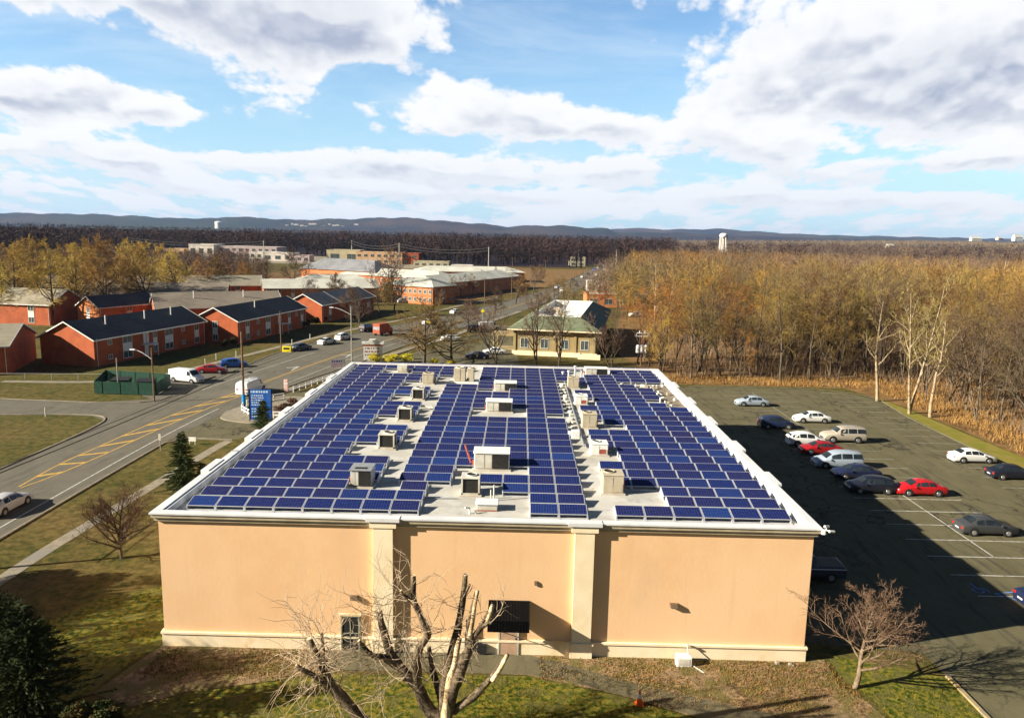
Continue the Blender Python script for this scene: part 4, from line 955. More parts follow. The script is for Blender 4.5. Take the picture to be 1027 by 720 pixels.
# left: big yellow budded trees among the brick flats
WT=[tmeshes(make_tree(400+k,18,.36,first=.26,n1=16,n2=9,n3=9,spread=1.05,l1=.42,l2=.46,l3=.5,tw=.062,trop=.09,up=.5,fork=1+k%2,twigs=5),M['bark_dark'],M['twig_willow']) for k in range(4)]
LT=[((-20,330),1.15),((-2,318),1.15),((18,322),1.12),((36,312),1.1),((52,326),1.12),((78,318),1.1),((92,308),1.1),((108,321),1.15),((130,313),1.2),((150,316),1.05),((160,303),1.1),((178,306),1.0)]
for i,((a,b__),s) in enumerate(LT):
    x,y=G(a,b__); plant(*WT[i%4],'yellow_budded_tree','tall bare tree with yellow budding crown among the brick flats, %s from the left'%ORD[i],x,y,s,group='yellow budded trees in front of and between the flats')
WT2=recolor(WT[1][1],M['twig_olive']); WT3=recolor(WT[2][1],M['twig_brown']); WT4=recolor(WT[0][1],M['twig_grey'])
for i,((a,b__),s,cm,lab) in enumerate((((200,300),.80,WT[0][1],'smaller yellow budded tree behind the flats, left of three'),((222,296),.78,WT2,'smaller olive budded tree behind the flats, middle of three'),((242,298),.72,WT[3][1],'smaller yellow budded tree behind the flats, right of three'),((266,293),.74,WT3,'purplish brown bare tree behind the long pale roofed flats'),
    ((294,299),1.06,WT4,'large rounded grey brown bare tree left of the pale roofed brick block'),((-60,300),1.1,WT[2][1],'yellow budded tree at the left edge behind the others'),((90,300),1.0,WT2,'olive budded tree behind the row on the left'),((30,303),1.0,WT3,'brown bare tree behind the leftmost flats'))):
    x,y=G(a,b__); plant(WT[i%4][0],cm,'bare_tree',lab,x,y,s)
# brown tree belt behind the left flats
P=scatter(900,280,560,R(-41),R(-14),lambda x,y: y>260 and not(-330<x<-100 and y>520) ,6)
h1=[p for i,p in enumerate(P) if i%2]; h2=[p for i,p in enumerate(P) if not i%2]
forest('brown_woods',[(x,y,0) for x,y in h1 if x/y<-.36],[rw.uniform(.55,.85) for _ in h1],far1,M['twig_brown'],'brown bare trees massed behind the flats on the left')
forest('plum_woods',[(x,y,0) for x,y in h2 if x/y<-.33],[rw.uniform(.5,.8) for _ in h2],far1,M['twig_grey'],'grey plum coloured bare trees massed on the left')
for i,(px_,py_,s) in enumerate(((384,322,.55),(398,334,.6),(412,318,.6),(446,332,.5),(424,312,.7),(500,305,.6),(520,296,.7),(476,318,.5),(366,306,.6),(340,309,.55))):
    x,y=G(px_,py_); x+=(-9 if px_<430 else 6); plant(*WT[i%4][:1],(WT3,WT4,WT2)[i%3],'verge_tree','bare brown tree on the verges of the bent road, %s of ten'%ORD[i],x,y,s,group='bare trees on the verges of the bent road')
# reddish trees lining the road by the pale roofed block, and the olive clump
ST=[tmeshes(make_tree(500+k,9,.16,first=.2,n1=12,n2=6,n3=7,spread=1.0,l1=.42,l2=.5,l3=.55,tw=.05,trop=.08,up=.5),M['bark_dark'],M['twig_brown']) for k in range(3)]
OL=recolor(ST[0][1],M['twig_olive']); RO=recolor(ST[1][1],M['twig_orange'])
for i,(a,b__,s) in enumerate(((452,302,1.0),(462,298,1.0),(474,296,1.05),(486,291,1.0),(500,287,1.0),(443,309,.7),(512,283,1.0))):
    x,y=G(a,b__); plant(ST[i%3][0],ST[i%3][1],'roadside_tree','small reddish bare tree lining the road by the pale block, %s in line'%ORD[i],x,y,s,group='reddish trees along the bent road')
for i,(a,b__,s,lab) in enumerate(((540,322,1.15,'leftmost'),(556,316,1.3,'second'),(572,318,1.2,'third'),(588,314,1.1,'fourth'),(606,310,1.05,'fifth'),(560,302,1.1,'sixth'),(600,300,1.1,'seventh'))):
    x,y=G(a,b__); plant(ST[i%3][0],OL if i!=4 else RO,'olive_tree','rounded olive bare tree behind the green roofed building, %s of clump'%lab,x,y,s,group='olive trees behind the green roofed building')
BK=[tmeshes(make_tree(520+k,15,.26,first=.15,n1=12,n2=6,n3=5,spread=.85,l1=.42,l2=.5,l3=.5,tw=.055,trop=.12,up=.8,fork=2),M['bark_dark'],M['twig_brown']) for k in range(3)]
for i,(x,y,s,lab) in enumerate(((-2.2,137.5,.85,'dark bare forked tree behind the back parapet, left of three by the green roofed building'),(5.0,139,.95,'dark bare forked tree before the tan wall of the green roofed building'),(9.2,137.5,.9,'slanting dark bare tree before the tan wall, right of three'),(18.5,134,.75,'dark bare tree right of the green roofed building by the back parapet'),(26,139,.6,'low bare tree beside the utility rack behind the roof'),(-42.5,262,1.35,'tall sparse dark bare tree in front of the pale roofed brick block'),(-47.5,262,.95,'shorter dark bare tree left of the sparse tall one'))):
    plant(*BK[i%3],'dark_bare_tree',lab,x,y,s)
SH=tmeshes(make_tree(540,10.5,.30,first=.10,n1=20,n2=8,n3=7,spread=1.3,l1=.70,l2=.5,l3=.5,tw=.055,trop=.05,up=.5),M['bark_dark'],M['twig_olive'])
plant(*SH,'spreading_bare_tree','wide spreading bare tree behind the back parapet beside the white sign',-15.6,136.5,1.15)
plant(SH[0],SH[1],'spreading_bare_tree','second spreading bare tree right of the wide one behind the parapet',-10.6,138,.95)
# trees standing just left of the view; their shade falls across the lawn
for i,(x,y,s) in enumerate(((-37.5,35.5,.62),(-36.2,39.5,.5),(-38.5,43.0,.55),(-36.0,31.5,.6),(-40.0,38.5,.66))):
    plant(*WT[i%4],'verge_tree','bare verge tree beyond the left picture edge that shades the lawn',x,y,s,group='verge trees beyond the left edge')
IVE=None
# small dark bare tree on the west lawn
SM=tmeshes(make_tree(560,4.9,.17,first=.18,n1=18,n2=8,n3=7,spread=1.15,l1=.66,l2=.5,l3=.5,tw=.022,trop=.13,up=.8,fork=2),M['bark_dark'],M['twig_grey'])
plant(*SM,'small_bare_tree','small dark bare tree on the west lawn left of the store wall',-27.0,51.8,1.0)
# crab apple like tree at the south-east corner
CR=tmeshes(make_tree(571,5.0,.15,first=.24,n1=24,n2=11,n3=7,spread=1.2,l1=.70,l2=.40,l3=.42,tw=.017,trop=.10,up=.85,lean=(.14,0),twigs=3),barkmat('bark_tan',(.24,.18,.12),(.14,.095,.06)),twigmat('twigs_tan',(.21,.145,.085),(.14,.095,.055),bigcol=(.25,.175,.10)))
plant(*CR,'bare_ornamental_tree','dense bare ornamental tree with reddish tan twigs on the grass by the store corner',20.4,37.9,1.12,rz=0)
# spruce and evergreens
def conifer(seed,H,rb,m,name='needles',whorls=16,per=11):
    r=random.Random(seed); t=MB(); t.cyl((0,0,0),(0,0,H*.97),H*.018,.01,7); sl=[]
    for i in range(whorls):
        z=H*(.06+.92*(i/whorls)**.95); L=rb*(1-i/whorls)**.9+.12
        for k in range(per if i<whorls*.7 else per//2+2):
            a=r.uniform(0,6.28); l=L*r.uniform(.6,1.18); d=Vector((math.cos(a),math.sin(a),r.uniform(-.15,.12)+.35*(i/whorls))).normalized()
            p=Vector((0,0,z+r.uniform(-.15,.15))); n=int(10+l*16)
            for q in range(n):
                f=(q+.5)/n; c=p+d*l*f+Vector((0,0,-.12*l*f*f)); w_=.22*(1.1-f)+.06
                dd=(d+Vector((r.uniform(-1,1),r.uniform(-1,1),r.uniform(-.6,.4)))*.9).normalized(); s_=dd.orthogonal().normalized()*r.uniform(.03,.06)
                s_.rotate(Matrix.Rotation(r.uniform(0,3.1),3,dd)); e=c+dd*(w_+.10); sl.append((c-s_,c+s_,e))
    tm=t.mesh('trunk'); tm.materials.append(M['bark_dark']); A=np.array([[tuple(a),tuple(b),tuple(c)] for a,b,c in sl]).reshape(-1,3)
    return tm,npmesh('crown',A,np.arange(len(A)).reshape(-1,3),m)
CF=conifer(1,5.9,1.9,M['needles'],whorls=22,per=17)
plant(*CF,'spruce_tree','dark green spruce tree beside the store wall on the west verge',-28.9,66.4,1.0)
CF2=conifer(2,3.2,1.4,M['needles'],whorls=12,per=14); 
plant(*CF2,'evergreen_bush','low dark evergreen bush right of the spruce against the store',-27.2,66.8,.85)
plant(*CF2,'evergreen_bush','dark evergreen shrub growing in front of the blue sign',-29.6,90.2,1.1)
def leafball(seed,n,rx,ry,rz_,z0,lw,m,clumps=14):
    rs=np.random.RandomState(seed); cc=rs.normal(size=(clumps,3)); cc/=np.linalg.norm(cc,axis=1)[:,None]; cc*=rs.rand(clumps)[:,None]**.5*.75
    idx=rs.randint(clumps,size=n); u=rs.normal(size=(n,3)); u/=np.linalg.norm(u,axis=1)[:,None]
    rad=(.16+.30*rs.rand(clumps))[idx][:,None]; c=(cc[idx]+u*(rad*rs.rand(n)[:,None]**.4))*np.array([rx,ry,rz_])+np.array([0,0,z0]); c[:,2]=np.maximum(c[:,2],.02)
    a=rs.normal(size=(n,3)); a/=np.linalg.norm(a,axis=1)[:,None]; b=np.cross(a,rs.normal(size=(n,3))); b/=np.linalg.norm(b,axis=1)[:,None]
    s=lw*(.6+.8*rs.rand(n))[:,None]
    V=np.stack([c-b*s*.5,c+b*s*.5,c+a*s],1).reshape(-1,3); return npmesh('foliage',V,np.arange(len(V)).reshape(-1,3),m)
def stem(h,r=.08,n=4,seed=0):
    q=random.Random(seed); b=MB()
    for i in range(n): a=q.uniform(0,6.28); b.cyl((0,0,0),(math.cos(a)*h*.25,math.sin(a)*h*.25,h),r,r*.3,5)
    me=b.mesh('stem'); me.materials.append(M['bark_dark']); return me
def shrub(name,label,x,y,me,st,s=1,group=None,cat='shrub'):
    t=thing(name,label,cat,(x,y,0),rnd.uniform(0,6.28),group); t.scale=(s,s,s); obj('stem',st,t); obj('foliage',me,t); return t
IV=leafball(5,46000,3.1,2.8,3.5,2.8,.12,M['needles'],70); 
CF3=conifer(3,6.6,3.3,M['needles'],whorls=17,per=20); plant(*CF3,'evergreen_tree','dark ragged evergreen tree at the lower left corner',-21.3,32.6,1.0)
shrub('ivy_covered_tree','dark leafy evergreen tree behind the ragged one at the left picture edge',-24.6,35.6,IV,stem(5.5,.22,3,2),.85,cat='tree')
IV2=leafball(6,26000,2.6,2.4,2.2,2.0,.13,M['ivy'],22)
shrub('dark_evergreen','broad dark evergreen bush at the left edge below the ivy covered tree',-25.6,33.5,IV2,stem(3,.15,3,3),1.0,cat='tree')
shrub('dark_evergreen','dark evergreen beyond the left edge shading the lower lawn',-34.5,36.0,IV2,stem(3,.15,3,3),1.25,cat='tree')
for i,(x,y,s) in enumerate(((-38.2,41.8,1.7),(-36.6,45.2,1.35),(-41.0,38.0,1.6))): shrub('verge_evergreen','dense evergreen on the verge beyond the left picture edge shading the lawn',x,y,IV2,stem(3,.15,3,3),s,'verge evergreens beyond the left edge',cat='tree')
shrub('dark_evergreen','low dark evergreen at the bottom edge right of the ivy covered tree',-17.4,30.8,IV2,stem(3,.15,3,3),.72,cat='tree')
RB=leafball(7,5200,1.6,1.5,1.3,1.2,.12,M['needles'],12); shrub('dark_shrub','dark evergreen shrub beside the right side of the store',24.2,86.5,RB,stem(2,.06,3,4),1.15); 
shrub('dark_shrub','second dark shrub farther forward beside the right wall',22.6,75.5,RB,stem(2,.06,3,4),.8)
FO=leafball(8,5200,1.6,1.3,.8,.8,.10,M['forsythia'],14); fs=stem(1.2,.03,6,5)
for i,(x,y,s) in enumerate(((-25.2,139.0,1.1),(-22.0,138.6,1.15),(-19.2,139.6,1.1),(-13.8,137.6,.8),(-10.5,137.0,.75))): shrub('forsythia_bush','yellow flowering bush behind the back parapet, %s from the left'%ORD[i],x,y,FO,fs,s,'yellow bushes by the white sign')
BB=leafball(9,4200,1.0,1.0,.8,.8,.11,M['ivy'],9); bs=stem(1,.04,3,6)
for i,(a,b__,s) in enumerate(((309,327,1.2),(318,325,1.3),(325,323,1.1),(306,328,1.0),(236,346,1.2),(227,348,1.1),(89,318,1.6),(97,318,1.5))):
    x,y=G(a,b__); shrub('foundation_bush','rounded dark bush against the brick flats, %s of eight'%ORD[i],x,y-1,BB,bs,s,'dark bushes at the foot of the flats')
RBm=leafball(10,3000,1.3,1.2,.8,.7,.14,M['twig_brown'],9)
for i,(x,y,s) in enumerate(((-29.5,97.5,1.0),(-28.6,99.6,1.1),(-27.6,95.5,1.0))): shrub('brown_shrub','brown winter shrub on the kerb island behind the blue sign, %s of three'%ORD[i],x,y,RBm,bs,s,'brown shrubs on the kerb island')
# dry brush strips
def brush(name,label,regions,n,hgt,wd,m,seed):
    rs=np.random.RandomState(seed); Cs=[]
    for k,(x0,x1,y0,y1,sx) in enumerate(regions):
        nn=int(n*(abs((x1-x0)*(y1-y0))/sum(abs((r_[1]-r_[0])*(r_[3]-r_[2])) for r_ in regions)))
        yy=rs.uniform(y0,y1,nn); xx=rs.uniform(x0,x1,nn)+(yy-y0)*sx; Cs.append(np.stack([xx,yy,np.zeros(nn)],1))
    c=np.concatenate(Cs); n=len(c); keep=(np.sin(c[:,0]*.9)+np.sin(c[:,1]*.7+c[:,0]*.3)+rs.normal(size=n)*.9)>-.9; c=c[keep]; n=len(c)
    d=rs.normal(size=(n,3))*.35+np.array([0,0,1]); d/=np.linalg.norm(d,axis=1)[:,None]; s=rs.normal(size=(n,3)); s[:,2]*=.2; s/=np.linalg.norm(s,axis=1)[:,None]
    h_=hgt*(.4+rs.rand(n))[:,None]; V=np.stack([c-s*wd,c+s*wd,c+d*h_],1).reshape(-1,3)
    o=obj(name,npmesh(name,V,np.arange(len(V)).reshape(-1,3),m)); o['kind']='stuff'; o['label']=label; o['category']='brush'
brush('dry_brush','tan dry brush between the grass strip and the woods',[(60.5,76,25,124,0),(24,62,124.2,131,0),(62,90,120,140,.1)],40000,.62,.045,M['brush'],1)
brush('undergrowth','brown undergrowth and saplings on the floor of the woods',[(66,118,30,150,0),(30,90,131,185,0)],30000,1.9,.05,M['twig_brown'],2)
brush('grass_tufts','coarse grass growing in front of the store',[(-9,3,24,38,0),(3,12,24,35.0,0),(-20,-9,24,34,0),(20.5,26,28,38,0)],32000,.12,.018,M['lawn'],3)
brush('leaf_litter','curled dead leaves and weeds on the mulch bed',[(3.2,20,37.9,40.2,0),(-18.4,-9,37.4,40.2,0),(8.5,20.4,35.6,38,0)],14000,.12,.03,M['brush'],4)
brush('weeds','green weed tufts scattered through the mulch bed',[(3.2,20,37.0,40.2,0),(-18.4,-9,37.0,40.2,0)],2600,.16,.03,M['lawn'],7)
# ------------------------------------------------------------------ the pruned tree in front of the store
def at_y(px,py,y):
    u=(px-513.5); v=(py-360); d=FW*F+RT*u-UP*v; t=y/d.y; return Vector((CX+d.x*t,y,CZ+d.z*t))
def pruned():
    base=at_y(447,745,31); bx=base.x
    t=thing('pruned_tree','heavily pruned bare tree with sawn limbs in front of the store door','tree',(bx,31,0))
    o=Vector((bx,31,0)); limbs=[]; cuts=MB(); tips=[]
    def P(px,py,dy=0): return at_y(px,py,31+dy)-o
    root=Vector((0,0,0)); fork=P(447,722)
    w1=MB()
    def limb(mb,pts,r0,r1,sides=9):
        n=len(pts)-1; V=[];Fc=[];u=None
        Q=[]
        for i in range(n):
            p0=pts[max(i-1,0)];p1=pts[i];p2=pts[i+1];p3=pts[min(i+2,n)]
            for k in range(4):
                q=k/4; Q.append(.5*((2*p1)+(p2-p0)*q+(2*p0-5*p1+4*p2-p3)*q*q+(3*p1-p0-3*p2+p3)*q**3))
        Q.append(pts[-1]); m_=len(Q)-1
        for i,c in enumerate(Q):
            tn=(Q[min(i+1,m_)]-Q[max(i-1,0)]).normalized(); u=(tn.orthogonal() if u is None else (u-tn*u.dot(tn))).normalized(); v=tn.cross(u); r=r0+(r1-r0)*i/m_
            for k in range(sides):
                a=2*math.pi*k/sides; rr=r*(1+.13*math.sin(3*a+i*1.3)+rnd.uniform(-.05,.05)); V.append(c+(u*math.cos(a)+v*math.sin(a))*rr)
        for i in range(m_):
            for k in range(sides): k2=(k+1)%sides; Fc.append((i*sides+k,i*sides+k2,(i+1)*sides+k2,(i+1)*sides+k))
        Fc.append(tuple(range(m_*sides,(m_+1)*sides))); mb.add(V,Fc); return Q
    limb(w1,[root,Vector((0,0,1.0)),fork],.52,.40,11)
    A=[ # (pixel path, depth offsets, r0, r1)
     ([(447,722),(430,712),(420,690),(404,672),(392,655),(384,630),(380,612)],[0,.2,.4,.6,.8,.9,1.0],.34,.13),
     ([(404,672),(386,660),(372,656),(360,642)],[.6,.4,.2,0],.20,.07),
     ([(419,690),(418,665),(421,648),(429,636),(422,618),(415,600),(415,577)],[.4,.2,0,-.2,-.2,-.3,-.3],.22,.10),
     ([(415,605),(407,598),(402,592)],[-.3,-.4,-.5],.10,.05),
     ([(447,722),(452,700),(459,680),(470,652),(474,640)],[0,-.3,-.5,-.6,-.6],.30,.17),
     ([(474,640),(484,628),(492,624)],[-.6,-.8,-.9],.13,.07),
     ([(470,645),(471,625),(478,592)],[-.6,-.5,-.4],.15,.08),
     ([(447,722),(446,690),(452,660),(458,635),(463,610),(467,576)],[0,.2,.3,.3,.3,.3],.28,.11),
     ([(464,600),(471,586)],[.3,.2],.08,.06),
     ([(475,640),(486,620),(494,608)],[-.6,-.7,-.8],.10,.06),
     ([(455,712),(475,698),(492,680),(508,657)],[0,-.6,-1.0,-1.3],.20,.09),
     ([(447,722),(440,690),(434,672),(430,648)],[0,.8,1.2,1.3],.22,.09),
     ([(375,735),(350,706),(335,690),(325,672),(310,640)],[.2,.1,0,.1,.1],.30,.12),
     ([(335,690),(315,678),(297,667)],[0,-.3,-.5],.16,.09),
     ([(333,688),(326,660),(322,634)],[0,.4,.6],.10,.06),
     ([(447,760),(410,752),(375,735)],[0,.1,.2],.36,.30)]
    nodes=[]
    for path_,dy,r0,r1 in A:
        Q=limb(w1,[P(a,b,d) for (a,b),d in zip(path_,dy)],r0,r1); nodes.append(Q)
        tn=(Q[-1]-Q[-2]).normalized(); cuts.cyl(Q[-1]-tn*.02,Q[-1]+tn*.012,r1*1.0,r1*.98,12)
    w1.build('trunk',M['bark_grey'],t,True)
    # freshly sawn pale limbs where the bark is stripped
    for path_,dy,r0,r1 in (([(447,722),(450,690),(456,665),(461,640)],[-.35,-.35,-.1,-.05],.22,.10),([(489,622),(492,614),(494,606)],[-.95,-.95,-.9],.10,.08),([(494,682),(503,668),(509,656)],[-1.15,-1.3,-1.4],.11,.09),([(471,640),(475,615),(479,592)],[-.72,-.62,-.5],.11,.07)):
        b=MB(); limb(b,[P(a,c,d) for (a,c),d in zip(path_,dy)],r0,r1,8); b.build('stripped_limb',M['cut'],t,True)
    cuts.build('sawn_end',M['cut'],t)
    T=Tree(77); r=T.r
    for k,Q in enumerate(nodes):
        nshoot=int((26,22,24,10,2,3,2,5,1,2,3,12,26,30,24,1)[k])
        for i in range(nshoot):
            p=Q[int(r.uniform(.35,1)*(len(Q)-1))]; d=Vector((r.uniform(-1,.8),r.uniform(-1,1),r.uniform(-.1,1.3))).normalized(); L=r.uniform(.8,3.3)
            if r.random()<.3: d.z=-abs(d.z)*.6
            pts,_,d2=T.limb(p,d,L,.020,.008,6,.42,r.uniform(-.16,.16),3,T.tubt)
            for q in range(5):
                pp,td=T.sample(pts,r.uniform(.25,1)); T.limb(pp,(T.perp(td)*.8+td).normalized(),L*r.uniform(.25,.6),.013,.006,4,.6,r.uniform(-.12,.1),3,T.tubt)
    T.sl=[(Vector((0,0,2)),Vector((.01,0,2)),Vector((0,0,2.1)))]
    _,cm=tmeshes(T,M['bark_grey'],twigmat('water_shoots',(.66,.55,.36),(.50,.40,.24),bigcol=(.6,.48,.3)))
    cm.name='shoots'; obj('shoots',cm,t)
pruned()
# ------------------------------------------------------------------ vehicles
def loft(st,W,zb=.22):
    # st: list of (x, belt z, top z, half width factor at belt, half width factor at top)
    V=[];Fc=[]; n=7
    for (x,bz,tz,wb,wt) in st:
        h=W/2
        ring=[(-h*wb*.90,zb),(-h*wb,zb+.22),(-h*wb*.985,bz),(-h*wt,tz-.03 if tz-bz>.1 else tz-.01),(-h*wt*.85,tz),(0,tz+.02),(h*wt*.85,tz),(h*wt,tz-.03 if tz-bz>.1 else tz-.01),(h*wb*.985,bz),(h*wb,zb+.22),(h*wb*.90,zb)]
        n=len(ring); V+=[(x,y,z) for y,z in ring]
    m_=len(st)
    for i in range(m_-1):
        for k in range(n): k2=(k+1)%n; Fc.append((i*n+k,i*n+k2,(i+1)*n+k2,(i+1)*n+k))
    Fc.append(tuple(range(n))); Fc.append(tuple(range((m_-1)*n+n-1,(m_-1)*n-1,-1)))
    return V,Fc
CARS={
 'sedan':dict(L=4.75,W=1.82,wr=.33,wb=(-1.42,1.42),st=[(-2.36,.52,.56,.80,.70),(-2.30,.80,.90,.93,.80),(-1.70,.92,1.02,1,.80),(-1.02,.94,1.40,1,.60),(-.25,.93,1.46,1,.62),(.45,.92,1.40,1,.60),(1.25,.88,.97,1,.82),(2.05,.74,.82,.96,.78),(2.30,.60,.66,.86,.72),(2.38,.46,.50,.80,.66)],gh=(2,6)),
 'hatch':dict(L=4.5,W=1.84,wr=.34,wb=(-1.32,1.35),st=[(-2.22,.55,.60,.82,.72),(-2.18,.95,1.02,.95,.80),(-1.85,.98,1.40,1,.62),(-1.0,.98,1.58,1,.62),(-.1,.97,1.62,1,.63),(.55,.95,1.50,1,.60),(1.20,.92,1.05,1,.82),(1.95,.82,.90,.96,.78),(2.22,.62,.68,.86,.72),(2.28,.46,.50,.80,.66)],gh=(1,6)),
 'suv':dict(L=5.1,W=1.98,wr=.39,wb=(-1.45,1.55),st=[(-2.55,.62,.66,.85,.78),(-2.50,1.10,1.16,.97,.86),(-2.30,1.14,1.82,1,.74),(-1.2,1.14,1.88,1,.75),(-.1,1.13,1.88,1,.75),(.55,1.12,1.78,1,.72),(1.12,1.08,1.20,1,.86),(2.15,1.0,1.06,.97,.84),(2.48,.80,.86,.92,.80),(2.54,.50,.54,.88,.76)],gh=(1,6),zb=.32),
 'minivan':dict(L=5.1,W=1.98,wr=.35,wb=(-1.5,1.55),st=[(-2.52,.60,.64,.85,.78),(-2.48,1.02,1.08,.97,.86),(-2.28,1.05,1.70,1,.72),(-1.2,1.05,1.77,1,.73),(.0,1.03,1.77,1,.73),(.75,1.01,1.58,1,.70),(1.55,.96,1.06,1,.84),(2.20,.84,.90,.95,.80),(2.48,.62,.68,.88,.74),(2.54,.46,.50,.84,.70)],gh=(1,6)),
 'van':dict(L=5.6,W=2.02,wr=.36,wb=(-1.75,1.85),st=[(-2.80,.70,.74,.90,.86),(-2.78,1.15,1.95,1,.86),(-2.2,1.18,2.08,1,.84),(-.6,1.18,2.10,1,.84),(.9,1.18,2.08,1,.83),(1.25,1.16,2.0,1,.80),(1.95,1.08,1.22,1,.86),(2.60,.92,.98,.96,.82),(2.78,.70,.76,.92,.78),(2.82,.50,.54,.88,.74)],gh=(4,6),zb=.30),
}
def car(kind,label,x,y,heading,paint,col,group=None,extra=None,cat='car',name='parked_car',far=False):
    c=CARS[kind]; t=thing(name,label,cat,(x,y,.02),heading,group); W=c['W']; h=W/2; zb=c.get('zb',.22)
    V,Fc=loft(c['st'],W,zb); pm=carpaint(paint,col)
    me=bpy.data.meshes.new('body'); me.from_pydata(V,[],Fc); me.update(); me.materials.append(pm)
    for p in me.polygons: p.use_smooth=True
    body=obj('body',me,t); md=body.modifiers.new('b','BEVEL'); md.width=.05; md.segments=2; md.limit_method='ANGLE'; md.angle_limit=R(28); md.harden_normals=False
    # arches, wheels
    for sx in c['wb']:
        for s in (-1,1):
            MB().cyl((sx,s*(h-.16),c['wr']+.03),(sx,s*(h+.006),c['wr']+.03),c['wr']+.075,None,20).build('wheel_arch',M['black'],t)
            wh=MB().cyl((sx,s*(h-.2),c['wr']),(sx,s*(h+.02),c['wr']),c['wr'],None,20).build('wheel',M['tyre'],t)
            MB().cyl((sx,s*(h+.0),c['wr']),(sx,s*(h+.034),c['wr']),c['wr']*.62,c['wr']*.55,14).build('rim',M['rim'],wh)
    st=c['st']; a,b=c['gh']
    def side(i,f): # point on the greenhouse side at station i (float), height fraction f
        k=int(math.floor(i)); k=min(k,len(st)-2); q=i-k; A,B_=st[k],st[k+1]
        P=[A[j]+(B_[j]-A[j])*q for j in range(5)]; bz,tz=P[1],P[2]; tz2=tz-.03
        z=bz+(tz2-bz)*f; w_=h*(P[3]*.985+(P[4]-P[3]*.985)*f); return P[0],w_,z
    def quad(i0,i1,f0,f1,s,steps=4,o=.010):
        mb=MB(); Vv=[];Ff=[]
        for q in range(steps+1):
            i=i0+(i1-i0)*q/steps
            for f in (f0,f1):
                X_,w_,z=side(i,f); Vv.append((X_,s*(w_+o),z+o*.5))
        for q in range(steps): Ff.append((2*q,2*q+1,2*q+3,2*q+2))
        return mb.add(Vv,Ff)
    front=b; 
    if kind=='van': spans=[(4.05,5.35)]; 
    elif kind=='sedan': spans=[(2.55,3.55),(3.68,4.55),(4.68,5.55)] ; spans=[(2.72,3.62),(3.72,4.72),(4.80,5.50)]
    else: spans=[(1.9,2.85),(2.95,3.85),(3.95,5.2)]
    for (i0,i1) in spans:
        for s in (-1,1): quad(i0,i1,.12,.86,s).build('side_window',M['glass'],t)
    def across(k0,k1,f0,f1,nm):   # windscreen / rear window between stations k0 (low) and k1 (high)
        A,B_=st[k0],st[k1]; dirx=1 if A[0]>B_[0] else -1
        Pl=(A[0]+(B_[0]-A[0])*f0, h*(A[4]+(B_[4]-A[4])*f0)*.90, A[2]+(B_[2]-A[2])*f0); Pu=(A[0]+(B_[0]-A[0])*f1, h*(A[4]+(B_[4]-A[4])*f1)*.88, A[2]+(B_[2]-A[2])*f1)
        o=.025
        mb=MB(); mb.add([(Pl[0]+dirx*o,-Pl[1],Pl[2]+o*.7),(Pl[0]+dirx*o,0,Pl[2]+.02+o*.7),(Pl[0]+dirx*o,Pl[1],Pl[2]+o*.7),(Pu[0]+dirx*o,-Pu[1],Pu[2]+o*.7),(Pu[0]+dirx*o,0,Pu[2]+.02+o*.7),(Pu[0]+dirx*o,Pu[1],Pu[2]+o*.7)],[(0,1,4,3),(1,2,5,4)]); mb.build(nm,M['glass'],t)
    across(b,b-1,.10,.88,'windscreen')
    if kind=='sedan': across(2,3,.10,.88,'rear_window')
    elif kind!='van': across(1,2,.35,.90,'rear_window')
    # lamps, bumper strip, mirrors, plate
    fx=st[-2]; rx=st[1]
    for s in (-1,1):
        MB().bbox(fx[0]-.22,fx[0]+.03,s*h*.62-.16,s*h*.62+.16,fx[2]-.16,fx[2]-.01,.02).build('headlight',M['lampw'],t)
        MB().bbox(rx[0]-.05,rx[0]+.10,s*h*.72-.15,s*h*.72+.15,rx[1]-.20,rx[1]-.02,.02).build('tail_light',M['lampr'],t)
        X_,w_,z=side(b-.55,.05); MB().bbox(X_-.08,X_+.08,s*(w_+.09)-.07,s*(w_+.09)+.07,z,z+.13,.03).build('mirror',pm,t)
    MB().box(fx[0]+.02,fx[0]+.10,-h*.45,h*.45,zb+.12,zb+.28).build('grille',M['black'],t); MB().box(st[0][0]-.02,st[0][0]+.02,-.25,.25,.46,.56).build('number_plate',M['white'],t)
    if kind=='suv':
        for s in (-1,1): MB().cyl((-1.9,s*h*.62,1.93),(.3,s*h*.62,1.93),.025).build('roof_rail',M['greymetal'],t)
    if extra=='ladder':
        b_=MB()
        for yy in (-.7,.7): b_.cyl((-2.2,yy,2.28),(1.0,yy,2.28),.03)
        for xx in (-2.1,-.6,.9): b_.cyl((xx,-.75,2.25),(xx,.75,2.25),.03).cyl((xx,-.72,2.0),(xx,-.72,2.27),.025).cyl((xx,.72,2.0),(xx,.72,2.27),.025)
        b_.build('roof_rack',M['greymetal'],t)
    return t
E=0.0; Wd=math.pi
gc='cars parked in the lot beside the store'
